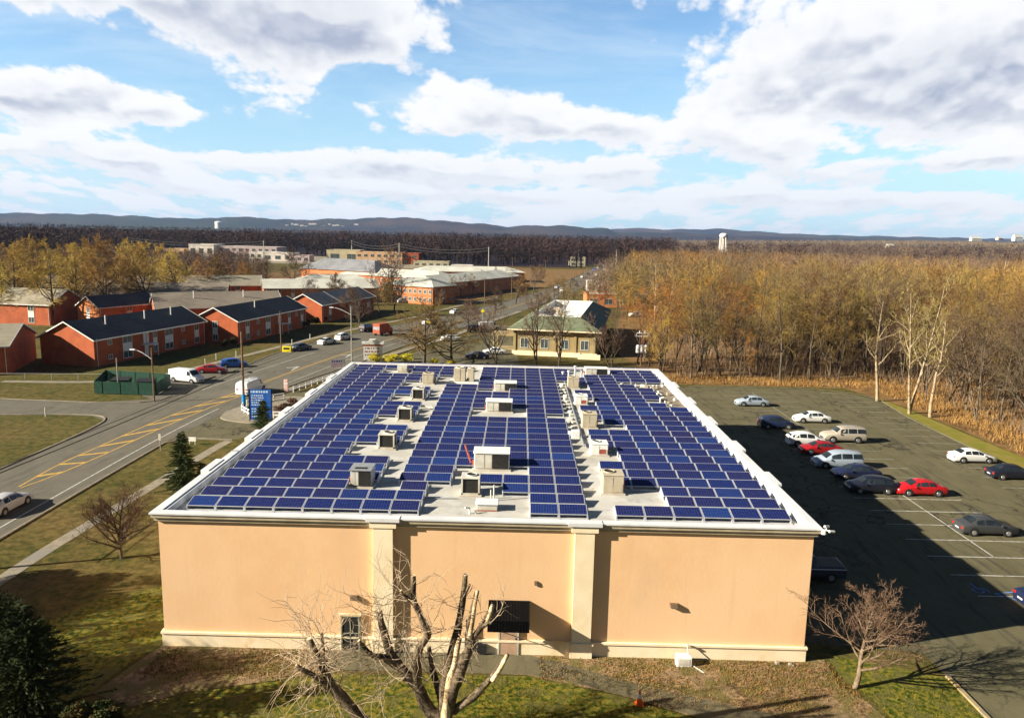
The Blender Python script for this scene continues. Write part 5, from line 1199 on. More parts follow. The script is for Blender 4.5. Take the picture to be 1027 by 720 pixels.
LOTC=[('sedan','pale blue silver sedan parked alone at the far left of the lot',36.1,108.7,Wd,'silverblue',(.34,.40,.48)),
('hatch','dark blue hatchback parked left of the white sedan at the far end of the lot',35.3,95.6,E,'darkblue',(.016,.028,.075)),
('sedan','white sedan parked at the far end of the lot behind the tan sport utility car',41.3,99.3,Wd,'white',(.78,.78,.76)),
('suv','tan sport utility car facing left in the middle row',41.4,89.6,Wd,'tan',(.42,.37,.30)),
('hatch','white hatchback next to the red sedan nearest the store shadow',36.2,87.6,E,'white',(.78,.78,.76)),
('sedan','red sedan parked between the white hatchback and the silver minivan',36.5,84.0,Wd,'darkred',(.30,.010,.012)),
('minivan','silver blue minivan beside the red sedan',36.3,79.0,Wd,'silverblue',(.34,.40,.48)),
('sedan','navy blue sedan between the minivan and the black sport utility car',36.7,75.2,Wd,'navy',(.014,.020,.055)),
('hatch','black navy sport utility car nose to tail with the bright red sedan',36.2,70.9,Wd,'blacknavy',(.012,.014,.026)),
('sedan','bright red sedan parked behind the black sport utility car',40.8,70.6,Wd,'red',(.48,.010,.014)),
('sedan','white sedan parked by the grass strip on the right',52.7,82.2,E,'white',(.78,.78,.76)),
('sedan','dark navy sedan cut by the right picture edge beside the grass strip',53.4,76.4,E,'blacknavy',(.012,.014,.026)),
('sedan','dark grey sedan parked alone at the near right of the lot',41.3,60.9,E,'darkgrey',(.050,.052,.055)),
('sedan','dark blue car cut by the lower right edge beside the blue bay marking',38.2,48.0,E,'navy',(.014,.020,.055))]
for k,l,x,y,hd,pn,pc in LOTC: car(k,l,x,y,hd,pn,pc,gc)
# pickup in the shade by the east wall
def pickup(x,y,hd):
    t=thing('pickup_truck','dark pickup truck with a pale side stripe in the store shadow','pickup truck',(x,y,.02),hd); m_=carpaint('pickupgrey',(.05,.055,.075))
    V,Fc=loft([(-2.7,.86,.9,.96,.9),(-2.68,1.05,1.12,1,.93),(-.6,1.05,1.12,1,.93),(-.55,1.07,1.80,1,.74),(.3,1.07,1.84,1,.74),(.75,1.05,1.70,1,.72),(1.25,1.02,1.14,1,.86),(2.4,.95,1.02,.97,.84),(2.65,.6,.66,.92,.8)],1.95,.34)
    me=bpy.data.meshes.new('body'); me.from_pydata(V,[],Fc); me.update(); me.materials.append(m_); obj('body',me,t)
    MB().box(-2.6,-.75,-.82,.82,1.125,1.14).build('cargo_bed',M['black'],t)
    b=MB()
    for s in (-1,1): b.box(-2.68,2.3,s*.985-.012,s*.985+.012,.98,1.05); 
    b.build('side_trim',M['coping'],t)
    for sx in (-1.65,1.7):
        for s in (-1,1): wv=MB().cyl((sx,s*.78,.38),(sx,s*1.0,.38),.38,None,18).build('wheel',M['tyre'],t); MB().cyl((sx,s*.99,.38),(sx,s*1.02,.38),.22,.2,12).build('rim',M['rim'],wv)
    for s in (-1,1): MB().add([(-.4,s*.95,1.12),(.9,s*.97,1.12),(.6,s*.75,1.72),(-.4,s*.745,1.74)],[(0,1,2,3)]).build('side_window',M['glass'],t)
    MB().add([(1.24,-.76,1.16),(1.24,.76,1.16),(.80,.66,1.70),(.80,-.66,1.70)],[(0,1,2,3)]).build('windscreen',M['glass'],t)
    for s in (-1,1): MB().box(2.50,2.62,s*.75-.15,s*.75+.15,.72,.92).build('headlight',M['lampw'],t); MB().box(-2.75,-2.70,s*.85-.08,s*.85+.08,.75,1.0).build('tail_light',M['lampr'],t)
pickup(22.6,51.6,Wd)
# road traffic and cars left of the store
nb=R(90)
car('sedan','silver sedan driving on the road at the left picture edge',-41.55,60.8,nb-.02,'silver',(.50,.50,.52),name='driving_car')
tv=car('van','white work van with a ladder rack driving past the blue sign',-37.9,109.6,nb-.15,'vanwhite',(.76,.77,.78),extra='ladder',cat='van',name='work_van')
car('van','white cargo van parked beside the green enclosure',-50.6,116.6,R(-20),'vanwhite',(.76,.77,.78),cat='van',name='cargo_van')
car('sedan','dark red sedan parked between the white cargo van and the blue car',-49.9,124.8,R(8),'darkred',(.30,.010,.012))
car('hatch','bright blue hatchback parked behind the dark red sedan',-48.4,130.6,R(20),'blue',(.02,.10,.42))
car('sedan','dark blue grey sedan parked at the kerb near the yellow box',-42.6,151.6,R(62),'bluegrey',(.06,.08,.12))
car('sedan','white sedan parked on the kerbside, nearest of two white cars',-39.6,160.6,R(66),'white',(.78,.78,.76))
car('hatch','white hatchback parked just ahead of the white sedan on the kerbside',-37.7,168.0,R(66),'white',(.78,.78,.76))
car('suv','black sport utility car beside the red box truck',-35.2,183.2,R(62),'blacknavy',(.012,.014,.026))
car('sedan','white car waiting in the shop car park by the pavement',-13.6,169.6,R(15),'white',(.78,.78,.76))
car('sedan','navy sedan parked behind the back parapet, front of two',-6.4,145.6,Wd+.1,'navy',(.014,.020,.055))
car('sedan','white sedan parked next to the navy one in the shop car park',-3.2,151.6,Wd+.1,'white',(.78,.78,.76))
car('suv','dark sport utility car in front of the white van in the shop car park',-8.8,186.0,R(20),'blacknavy',(.012,.014,.026))
car('van','white van parked near the green roof in the shop car park',-5.8,191.5,R(20),'vanwhite',(.76,.77,.78),cat='van',name='parked_van')
car('sedan','white car driving on the bend in front of the green roofed building',-17.6,230.3,R(60),'white',(.78,.78,.76),name='driving_car')
car('hatch','white car parked at the yard of the pale roofed brick block, left of two',-54,256,R(20),'white',(.78,.78,.76))
car('hatch','silver car parked at the yard of the pale roofed brick block, right of two',-38.5,262,R(20),'silver',(.50,.50,.52))
car('sedan','white car on the pavement side beyond the red box truck',-22.5,201,R(60),'white',(.78,.78,.76))
car('suv','dark car on the road right of the bare spreading tree',-17.0,181,R(50),'darkgrey',(.050,.052,.055))
car('suv','dark car on the drive behind the green roofed building',24.5,236,R(170),'blacknavy',(.012,.014,.026))
car('sedan','white car parked by the orange brick shed in the trees',38.0,233,R(10),'white',(.78,.78,.76))
qq=random.Random(9)
for i in range(14):
    y=330+i*24+qq.uniform(-6,6); lane=-3 if i%2 else 3.4; dx=(roadx(y+5)-roadx(y))/5
    px,col=[('white',(.78,.78,.76)),('silver',(.50,.50,.52)),('navy',(.014,.020,.055)),('darkgrey',(.050,.052,.055)),('blue',(.02,.10,.42))][i%5]
    car('sedan' if i%3 else 'suv','tiny %s car on the far road beyond the trees, %s going away'%(dict(white='white',silver='silver',navy='navy',darkgrey='grey',blue='blue')[px],ORD[i]),roadx(y)+lane,y,math.atan2(1,dx),px,col,'cars on the far road',name='distant_car')
# red box truck
t=thing('box_truck','small red and grey box truck on the road beyond the white sign','truck',(-30.6,176.8,0),R(62))
MB().bbox(-2.2,1.2,-1.05,1.05,.6,2.9,.05).build('cargo_box',M['rust'],t); MB().box(-2.22,-2.205,-.9,.9,1.5,2.2).build('rear_panel',M['greymetal'],t); MB().bbox(1.25,2.9,-.95,.95,.45,1.7,.1).bbox(1.25,2.1,-.9,.9,1.7,2.35,.12).build('cab',carpaint('truckred',(.5,.03,.02)),t); MB().box(2.10,2.14,-.8,.8,1.72,2.2).build('windscreen',M['glass'],t)
for sx in (-1.3,2.1):
    for s in (-1,1): MB().cyl((sx,s*.8,.42),(sx,s*1.07,.42),.42,None,16).build('wheel',M['tyre'],t)
# ------------------------------------------------------------------ brick flats
def window(parent,x,z,w_,h_,side='front',Lx=0,ww=0,frame=M['white'],nx=2):
    """frame with a pane; front face is y=0 looking to -y, 'near' face is x=0 looking to -x, 'far' face x=L"""
    f=MB(); p=MB(); e=.07
    def bx(mb,a0,a1,z0,z1,d0,d1):
        if side=='front': mb.box(a0,a1,-d1,-d0,z0,z1)
        elif side=='near': mb.box(-d1,-d0,a0,a1,z0,z1)
        else: mb.box(Lx+d0,Lx+d1,a0,a1,z0,z1)
    bx(f,x-w_/2,x+w_/2,z-e,z,.003,.10); bx(f,x-w_/2,x+w_/2,z+h_,z+h_+e,.003,.08); bx(f,x-w_/2,x-w_/2+e,z,z+h_,.003,.07); bx(f,x+w_/2-e,x+w_/2,z,z+h_,.003,.07)
    for k in range(1,nx): xm=x-w_/2+w_*k/nx; bx(f,xm-.03,xm+.03,z,z+h_,.012,.06)
    bx(p,x-w_/2+e,x+w_/2-e,z,z+h_,.004,.010)
    fo=f.build('window',frame,parent); p.build('pane',M['winglass'],fo); return fo
def bay(parent,x,w_,side='front',Lx=0,z0=.55,eave=4.8):
    """white panel between an upper and a lower window"""
    h_=(eave-.35-z0); m1=z0+h_*.30; m2=z0+h_*.68
    mb=MB(); a0,a1=x-w_/2,x+w_/2
    if side=='front': mb.box(a0,a1,-.05,-.002,m1+.07,m2-.08)
    elif side=='near': mb.box(-.05,-.002,a0,a1,m1+.07,m2-.08)
    else: mb.box(Lx+.002,Lx+.05,a0,a1,m1+.07,m2-.08)
    mb.build('white_panel',M['white'],parent); window(parent,x,z0,w_,h_*.30-.02,side,Lx); window(parent,x,m2,w_,h_*.30,side,Lx)
def flats(label,P0,P1,W,eave,ridge,roof,bays,gable=(),small=(),doors=(),brick=M['brick'],name='brick_flats',group=None,chim=(),far=False,strip=(),z=0):
    d=Vector((P1[0]-P0[0],P1[1]-P0[1])); L=d.length; t=thing(name,label,'building',(P0[0],P0[1],z),math.atan2(d.y,d.x),group)
    b=MB(); V=[(0,0,0),(L,0,0),(L,W,0),(0,W,0),(0,0,eave),(L,0,eave),(L,W,eave),(0,W,eave),(0,W/2,ridge-.12),(L,W/2,ridge-.12)]
    b.add(V,[(0,1,5,4),(2,3,7,6),(3,0,4,8,7),(1,2,6,9,5)]); b.build('wall',brick,t)
    o=.45; s=(ridge-eave)/(W/2); r=MB(); ze=eave-o*s
    top=[(-o,-o,ze),(L+o,-o,ze),(L+o,W/2,ridge),(-o,W/2,ridge),(-o,W+o,ze),(L+o,W+o,ze)]
    r.add(top+[(x,y,z-.16) for x,y,z in top],[(0,1,2,3),(3,2,5,4),(6,9,8,7),(9,10,11,8),(0,6,7,1),(4,5,11,10)]); ro=r.build('roof',roof,t)
    for cx_ in chim: MB().cyl((L*cx_,W*.3,eave),(L*cx_,W*.3,ridge+.5),.12,.12,8).build('vent_pipe',M['white'],ro)
    f=MB()
    for x in (-o-.04,L+o):
        f.add([(x,-o,ze-.17),(x+.04,-o,ze-.17),(x+.04,-o,ze+.05),(x,-o,ze+.05),(x,W/2,ridge-.17),(x+.04,W/2,ridge-.17),(x+.04,W/2,ridge+.05),(x,W/2,ridge+.05)],[(0,3,7,4),(1,5,6,2),(2,6,7,3),(0,4,5,1)])
        f.add([(x,W+o,ze-.17),(x+.04,W+o,ze-.17),(x+.04,W+o,ze+.05),(x,W+o,ze+.05),(x,W/2,ridge-.17),(x+.04,W/2,ridge-.17),(x+.04,W/2,ridge+.05),(x,W/2,ridge+.05)],[(0,4,7,3),(1,2,6,5),(2,3,7,6),(0,1,5,4)])
    f.box(-o,L+o,-o-.09,-o-.003,ze-.17,ze+.02).box(-o,L+o,W+o+.003,W+o+.09,ze-.17,ze+.02)
    f.build('fascia',M['white'],t)
    if strip:
        q=MB()
        for sx in strip:
            x=L*sx; q.add([(x-.3,-o,ze+.04),(x+.3,-o,ze+.04),(x+.3,W/2,ridge+.04),(x-.3,W/2,ridge+.04),(x-.3,-o,ze+.01),(x+.3,-o,ze+.01),(x+.3,W/2,ridge+.01),(x-.3,W/2,ridge+.01)],[(0,1,2,3),(0,3,7,4),(1,5,6,2),(4,5,1,0)])
        q.build('parapet_strip',M['white'],t)
    MB().cyl((L*.02,-.06,0),(L*.02,-.06,eave),.05).cyl((L-.3,-.06,0),(L-.3,-.06,eave),.05).build('downpipe',M['white'],t)
    for x,w_ in bays: bay(t,L*x,w_,eave=eave)
    for x,zz in small: window(t,L*x,zz,1.0,.75,nx=2)
    for y,w_ in gable: bay(t,W*y,w_,'near',eave=eave)
    for x in doors:
        dd=MB().box(L*x-.5,L*x+.5,-.05,-.002,.05,2.15).build('door',M['white'],t); MB().box(L*x+.32,L*x+.38,-.09,-.051,1.0,1.1).build('handle',M['greymetal'],dd)
        MB().box(L*x-.75,L*x-.55,-.04,-.002,2.5,eave-.4).box(L*x+.1,L*x+.7,-.04,-.002,2.5,eave-.4).box(L*x-.5,L*x-.1,-.04,-.002,2.5,eave-.4).build('white_panel',M['white'],t)
        MB().box(L*x-1.5,L*x+1.5,-1.5,-.01,2.28,2.42).cyl((L*x-1.4,-1.4,0),(L*x-1.4,-1.4,2.28),.06).cyl((L*x+1.4,-1.4,0),(L*x+1.4,-1.4,2.28),.06).build('canopy',M['white'],t)
    return t
flats('long red brick flats with dark roof directly behind the green enclosure',(-71.2,127.4),(-64.6,157.5),11,4.9,7.7,M['roofdark'],[(.26,2.4),(.50,1.1),(.63,2.4),(.91,1.5)],[],[(.12,.9),(.12,3.5),(.77,.9),(.77,3.5)],[(.42,)[0]],chim=(.22,.55,.8))
flats('red brick flats with dark roof in the middle of the street row',(-57.7,157.8),(-52.2,189.5),10.5,5.0,7.6,M['roofdark'],[(.12,1.5),(.40,2.2),(.72,1.4),(.93,1.3)],[(.5,1.2)],[(.26,.9),(.26,3.5),(.84,3.4)],[.57],chim=(.4,))
flats('red brick flats with slate grey roof crossed by a white strip',(-50.4,198.2),(-42.8,230),10.5,4.9,7.5,M['roofgrey'],[(.14,1.5),(.52,2.6),(.68,1.6),(.88,2.0)],[],[(.35,3.4)],[.62],strip=(.33,))
flats('shaded brick flats with tan roof at the left picture edge',(-95.5,114.5),(-80.8,119.5),16,4.8,7.4,M['roofbeige'],[(.36,1.6),(.74,1.6)],[],[])
flats('brick flats with beige roof, second row at the far left',(-146,186),(-112,181),12,5.2,8.4,M['roofbeige'],[(.25,1.8),(.55,2.4),(.85,1.6)],[(.5,1.2)],[],brick=M['brick'])
flats('brick flats with white window panels and weathered roof in the second row at left',(-118,204),(-82,214),12,5.6,8.6,M['roofbrown'],[(.06,1.8),(.22,1.6),(.38,1.8),(.55,1.6),(.72,1.8),(.90,1.6)],[(.5,1.2)],[],brick=M['brick2'])
flats('small brick flats with white trimmed sunlit gable just behind the long dark roof',(-100,181),(-93,196),8,4.8,7.2,M['roofdark'],[(.5,1.6)],[(.5,1.1)],[],brick=M['brick2'])
flats('long low flats with weathered brown roof between the two dark roofed flats',(-86,181),(-60,196),15,4.8,8.0,M['roofbrown'],[(.2,1.8),(.5,1.8),(.8,1.6)],[],[],chim=(.3,.7))
flats('distant flats with tan roof and dark end gable behind the weathered brown roof',(-112,252),(-88,262),12,5.2,8.2,M['roofbeige'],[(.3,1.6),(.7,1.6)],[(.5,1.3)],[],brick=M['brick'])
flats('long pale roofed brick flats behind the slate roofed flats',(-82.5,248),(-47,262),13,5.2,7.8,M['roofpale'],[(.12,1.6),(.24,1.2),(.36,1.4),(.50,1.4)],[(.5,1.3)],[],brick=M['brick2'])
flats('distant brown roofed flats behind the yellow budded trees',(-150,236),(-114,244),12,5.2,8.2,M['roofbrown'],[(.2,1.8),(.6,1.8)],[(.5,1.3)],[],brick=M['brick'])
# the large pale roofed brick block: wings of their own
def wing(label,P0,P1,W,H,ridge,rows,n,roof=M['roofpale'],endwin=3,name='brick_block'):
    d=Vector((P1[0]-P0[0],P1[1]-P0[1])); L=d.length; t=thing(name,label,'building',(P0[0],P0[1],0),math.atan2(d.y,d.x),'wings of the pale roofed brick block')
    MB().add([(0,0,0),(L,0,0),(L,W,0),(0,W,0),(0,0,H),(L,0,H),(L,W,H),(0,W,H)],[(0,1,5,4),(1,2,6,5),(2,3,7,6),(3,0,4,7)]).build('wall',M['brick2'],t)
    o=.6; r=MB(); hip=min(W*.45,L*.4)
    V=[(-o,-o,H),(L+o,-o,H),(L+o,W+o,H),(-o,W+o,H),(hip,W/2,ridge),(L-hip,W/2,ridge)]
    r.add(V+[(x,y,z-.25) for x,y,z in V[:4]],[(0,1,5,4),(1,2,5),(2,3,4,5),(3,0,4),(0,6,7,1),(1,7,8,2),(2,8,9,3),(3,9,6,0),(6,9,8,7)]); r.build('roof',roof,t)
    for q in range(rows):
        for i in range(n): window(t,(i+.5)*L/n,1.0+q*2.7,1.3,1.2,nx=2)
        for i in range(endwin): window(t,(i+.5)*W/endwin,1.0+q*2.7,1.2,1.2,'far',Lx=L,nx=2)
    return t
wing('left wing of the pale roofed brick block behind the slate roofed flats',G(296,301),G(376,300.5),14,6.2,8.8,2,12)
wing('front wing of the pale roofed brick block with its shaded right end',G(385,302),G(434,306),13,6.2,8.6,2,10)
wing('rear wing of the pale roofed brick block stretching toward the road',(-30,278),(2,352),16,5.6,8.2,2,14)
wing('middle wing of the pale roofed brick block behind the front one',(-76,330),(-30,300),16,6.2,8.8,2,8)
wing('slate roofed hall behind the left wing of the pale roofed block',(-98,345),(-60,322),16,7.5,12.0,1,6,roof=M['roofgrey'],name='hall')
wing('farthest wing of the pale roofed brick block by the dark woods',(-52,385),(4,392),18,5.2,7.6,1,12)
# ------------------------------------------------------------------ green roofed building
def greenb():
    t=thing('green_roofed_building','tan building with green hipped eaves around a white flat roof','building',(.6,152.0,0),R(-9)); L=16.8;W=46;H=5.5
    MB().add([(0,0,0),(L,0,0),(L,W,0),(0,W,0),(0,0,H),(L,0,H),(L,W,H),(0,W,H)],[(0,1,5,4),(1,2,6,5),(2,3,7,6),(3,0,4,7)]).build('wall',M['tan'],t)
    o=1.1; i_=3.6; hz=H+2.3
    V=[(-o,-o,H-.1),(L+o,-o,H-.1),(L+o,W+o,H-.1),(-o,W+o,H-.1),(i_,i_,hz),(L-i_,i_,hz),(L-i_,W-i_,hz),(i_,W-i_,hz)]
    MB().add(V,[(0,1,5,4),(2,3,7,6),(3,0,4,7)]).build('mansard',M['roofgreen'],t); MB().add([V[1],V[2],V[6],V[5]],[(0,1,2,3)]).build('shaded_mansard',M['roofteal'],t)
    MB().add([(-o,-o,H-.35),(L+o,-o,H-.35),(L+o,W+o,H-.35),(-o,W+o,H-.35)]+V[:4],[(0,1,5,4),(1,2,6,5),(2,3,7,6),(3,0,4,7),(3,2,1,0)]).build('fascia',M['cream'],t)
    MB().box(i_,L-i_,i_,W-i_,hz-1.4,hz-1.2).build('flat_roof',M['white'],t)
    q=MB(); q.box(i_-.1,i_+.05,i_,W-i_,hz-1.4,hz+.05).box(L-i_-.05,L-i_+.1,i_,W-i_,hz-1.4,hz+.05).box(i_,L-i_,i_-.1,i_+.05,hz-1.4,hz+.05).box(i_,L-i_,W-i_-.05,W-i_+.1,hz-1.4,hz+.05); q.build('parapet',M['white'],t)
    for (x,y) in ((5.2,8),(8.0,16),(6.0,25)): MB().bbox(x-.8,x+.8,y-.7,y+.7,hz-1.2,hz-.2,.05).build('roof_unit',M['beige'],t)
    b=MB(); b.box(-.2,L+.2,-.25,-.003,0,.9); b.build('plinth',M['cream'],t)
    for x in (.3,4.4,8.5,12.6,16.4): MB().box(x-.25,x+.25,-.18,-.004,.9,H-.4).build('column',M['tan'],t)
    for x in (2.3,6.4,10.5,14.5): window(t,x,1.6,1.6,1.8,nx=2)
    for y in (4,10,16,22): window(t,y,1.6,1.6,1.6,'far',Lx=L)
    MB().box(L-3.4,L+1.0,-2.2,-1.9,0,1.0).box(L-3.4,L-3.1,-1.9,-.3,0,1.0).build('terrace_wall',M['cream'],t)
    MB().box(-5.5,-.1,6,11,0,.15).box(-5.4,-5.1,6.1,6.4,.15,3.0).box(-5.4,-5.1,10.6,10.9,.15,3.0).box(-5.8,-.05,5.7,11.3,3.0,3.4).build('porch',M['tan'],t)
greenb()
# ------------------------------------------------------------------ town and far buildings
def block(name,label,P,w_,d_,h_,wallm,roofm=M['roofpale'],nx=5,rows=1,rz=0,group=None,parapet=.5,cat='building',extra=None):
    t=thing(name,label,cat,(P[0],P[1],P[2] if len(P)>2 else 0),rz,group)
    h_*=.68; MB().box(-w_/2,w_/2,0,d_,-2,h_).build('wall',wallm,t); MB().box(-w_/2+.4,w_/2-.4,.4,d_-.4,h_+.01,h_+.08).build('roof',roofm,t)
    q=MB(); q.box(-w_/2-.1,w_/2+.1,-.1,.3,h_+.002,h_+parapet).box(-w_/2-.1,w_/2+.1,d_-.3,d_+.1,h_+.002,h_+parapet).box(-w_/2-.1,-w_/2+.3,.3,d_-.3,h_+.002,h_+parapet).box(w_/2-.3,w_/2+.1,.3,d_-.3,h_+.002,h_+parapet); q.build('parapet',wallm,t)
    sx=w_/nx; hh=h_/rows
    for r_ in range(rows):
        for i in range(nx):
            f=window(t,-w_/2+sx*(i+.5),r_*hh+hh*.25,sx*.55,hh*.45,frame=M['offwhite'],nx=2)
    return t
block('shop_building','orange fronted shop at the left end of the distant shopping row',(-300,660),18,20,9,M['shoporange'],nx=3)
block('shop_building','white fronted shop with raised parapet in the distant shopping row',(-278,665),22,24,15,M['shopwhite'],nx=3)
block('shop_building','long pinkish mall building in the distant shopping row',(-243,672),58,30,13,M['shoppink'],nx=10,rows=2)
block('shop_building','low white shop in front of the pinkish mall',(-216,640),22,18,8,M['shopwhite'],nx=4)
block('shop_building','small white shop right of the mall with a dark canopy',(-190,600),24,18,9,M['shopwhite'],nx=3)
block('shop_building','low pink fronted shop between the mall and the big rounded tree',(-172,596),16,14,7,M['shoppink'],nx=3)
block('shop_building','square beige windowless block against the dark woods',(-141,612),27,22,13.5,M['shopbeige'],nx=2,rows=1)
block('shop_building','tan two storey block with a row of windows and a brown right part',(-108,590),36,22,12.5,M['shoporange'],nx=7,rows=2)
block('shop_building','brown end block attached right of the tan two storey block',(-84,592),13,20,12,M['brick'],nx=2,rows=2)
block('shop_building','low yellowish shop in front of the dark woods right of the brown block',(-64,560),26,14,5,M['shopbeige'],nx=5)
block('shop_building','small white hut at the right end of the low shops',(-37,505),14,10,5,M['shopwhite'],nx=2)
block('house','small yellow house at the end of the far road',G(579,267),13,12,10,M['shopbeige'],nx=2,rows=2)
block('gas_station_shop','white roadside kiosk beside the far road behind the trees',(36,335),9,7,6.5,M['shopwhite'],nx=2)
t=thing('pole_sign','white pole sign with orange emblem by the far road','sign',(40.5,332,0)); MB().box(-.25,.25,-.2,.2,0,9.2).build('post',M['white'],t); MB().bbox(-1.7,1.7,-.3,.3,7.0,10.2,.1).build('sign_panel',M['white'],t); MB().cyl((0,-.31,8.7),(0,-.36,8.7),1.05,1.05,18).build('emblem',M['cone'],t)
block('brick_shed','long low orange brick shed among the trees behind the green roofed building',(48,262),46,14,6.0,M['brick2'],nx=9)
rh=random.Random(3)
for i,(a,b__,L_,e_,mm) in enumerate(((980,242,32,8,'offwhite'),(1022,242,26,12,'white'),(895,249,12,5,'offwhite'),(1004,241,16,6,'shoppink'))):
    y=2300 if i!=2 else 1500; p_=at_y(a,b__,y); sc=1
    flats(['large white gabled house on the wooded ridge at the right','white gabled building cut by the right picture edge on the ridge','tiny white house low on the ridge left of the large one','pale pink house between the two white ones on the ridge'][i],(p_.x-L_/2,y),(p_.x+L_/2,y+4),12,e_,e_*1.7,M['roofpale'],[(.2,2.5),(.5,2.5),(.8,2.5)],[],[],brick=M[mm],name='hill_house',z=p_.z)
for i,(a,b__,L_,e_,lab) in enumerate(((948,307,12,5,'pale roof showing between the golden trees, left of three'),(1003,303,14,5,'white roofed house in the golden woods near the right edge'),(968,309,8,6,'small tan house among the golden trees beneath the leaning pole'),(888,284,14,5,'flat pale roof glimpsed in the woods, farthest left'),(660,300,9,4,'small white house behind the pale barked tree'))):
    y=(330,330,310,420,330)[i]; p_=at_y(a,b__,y); zz=max(0,p_.z-e_-1.5)
    flats(lab,(p_.x-L_/2,y),(p_.x+L_/2,y+2),9,e_+zz,e_+zz+2.2,M['roofpale'],[(.25,1.6),(.7,1.6)],[],[],brick=M['offwhite'],name='woodland_house')
for i in range(16):
    a=288+i*4.6+rh.uniform(-1,1); y=5900; p_=at_y(a,226.5+rh.uniform(-1.5,2),y)
    block('far_house','tiny white house on the far hillside, %s of the scattered row from the left'%ORD[i],(p_.x,y,p_.z),rh.uniform(14,34),20,rh.uniform(9,16),M['shopwhite'],nx=2,group='white houses on the far hillside')
def dome_tank(name,label,px,py,y,r,h_,legs):
    p_=at_y(px,py,y); t=thing(name,label,'water tower',(p_.x,y,0))
    top=p_.z
    prof=[(r*.15,top-h_),(r*.75,top-h_*.9),(r,top-h_*.55),(r*.97,top-h_*.3),(r*.75,top-h_*.08),(r*.3,top),(.01,top+.02)]
    MB().lathe(prof,24).build('tank',M['white'],t,True)
    if legs:
        for i in range(6): a=i*math.pi/3; MB().cyl((r*.95*math.cos(a),r*.95*math.sin(a),0),(r*.8*math.cos(a),r*.8*math.sin(a),top-h_*.6),.7,.6,8).build('leg',M['shopwhite'],t)
        MB().cyl((0,0,0),(0,0,top-h_*.9),1.6,1.6,12).build('riser',M['shopwhite'],t)
    else: MB().cyl((0,0,-3),(0,0,top-h_*.5),r*.97,r*.97,20).build('leg',M['shopwhite'],t)
dome_tank('water_tower','white legged water tower standing above the woods right of centre',726,234,860,4.6,5.6,True)
dome_tank('water_tower','tiny white domed tank on the far left hill',219.5,222,5600,30,22,False)
# ------------------------------------------------------------------ poles and wires
def pole(label,x,y,h_,arms=(),r=.14,m=M['wood'],group=None,rz=0,band=False,transformer=False,name='utility_pole'):
    t=thing(name,label,'utility pole',(x,y,0),rz,group); MB().cyl((0,0,-.2),(0,0,h_),r,r*.72,10).build('pole',m,t)
    for z in arms: MB().box(-1.2,1.2,-.06,.06,z-.06,z+.06).cyl((-1.1,0,z),(-1.1,0,z+.22),.05).cyl((1.1,0,z),(1.1,0,z+.22),.05).cyl((.45,0,z),(.45,0,z+.22),.05).build('crossarm',m,t)
    if transformer: MB().cyl((.32,-.1,h_-2.3),(.32,-.1,h_-1.3),.24,.24,12).build('transformer',M['greymetal'],t)
    if band: MB().cyl((0,0,.5),(0,0,2.0),r*1.45,r*1.45,12).build('blue_wrap',M['blue'],t)
    return t
def wire(label,a,b,sag,r=.02,group=None,name='overhead_wire'):
    pts=[]
    for i in range(15): q=i/14; p=Vector(a).lerp(Vector(b),q); p.z-=sag*4*q*(1-q); pts.append(p)
    tag(MB().tube(pts,r,4).build(name,M['wire']),label,'wire',group)
pole('brown utility pole with a blue wrapped foot on the kerb island',-35.3,99.4,10.5,(),.17,m=M['wood'],band=True)
pole('utility pole just outside the left edge whose shadow crosses the lawn',-40.3,48.0,10.5,(9.6,),.17)
for k,(dz,r,lab) in enumerate(((5.0,.05,'thick lower black cable crossing above the road along its left side'),(5.45,.035,'thinner black cable just above the thick one over the road'))):
    wire(lab,(-35.4,99.3,dz+.25),(-38.9,47.8,dz),.25,r)
    wire(lab.replace('crossing above the road along its left side','running north from the blue wrapped pole').replace('just above the thick one over the road','running north above the thick one'),(-35.4,99.5,dz+.2),(-30.4,150.5,dz+1),.5,r*.7)
wire('black cable from the blue wrapped pole to the pole by the yellow box',(-35.3,99.6,9.5),(-45.7,148.6,8.2),.6,.02)
cbx=thing('cable_bundle','black splice cases and loops hanging on the wires at the blue wrapped pole','cable equipment',(-35.3,99.0,5.2)); MB().cyl((-1.6,-3,.15),(-.2,-.3,.1),.10).cyl((-2.6,-6,-.1),(-1.8,-4.2,.05),.09).build('splice_case',M['black'],cbx); MB().lathe([(.3,-.2),(.36,-.2),(.36,-.1),(.3,-.1)],14,(1.0,.3)).lathe([(.25,-.1),(.31,-.1),(.31,0)],14,(-.9,.2)).build('cable_loop',M['black'],cbx)
def lamp(label,x,y,h_,arm,dirx,m=M['greypole'],diry=0):
    t=thing('street_lamp',label,'street lamp',(x,y,0)); MB().cyl((0,0,0),(0,0,h_),.13,.09,10).build('pole',m,t)
    pts=[Vector((0,0,h_-1.6))+Vector((dirx*arm*q,diry*arm*q,1.3*math.sin(q*1.57))) for q in (0,.25,.5,.75,1)]
    MB().tube(pts,.055,8).build('arm',M['coping'],t); e=pts[-1]; MB().bbox(e.x-.38,e.x+.38,e.y-.16,e.y+.16,e.z-.08,e.z+.10,.05).build('lamp_head',M['coping'],t)
lamp('tall grey street lamp on a pole right of the white parked cars',-29.6,139.7,10.3,3.6,-1)
lamp('rust brown street lamp beside the green enclosure',-48.9,102.3,7.6,2.6,-1,M['wood'])
pole('short thin pole inside the green enclosure',-57.2,108.5,5.0,(),.10,M['greypole'])
pole('dark pole with signs by the yellow box on the far verge',-45.7,148.6,8.2,(),.12)
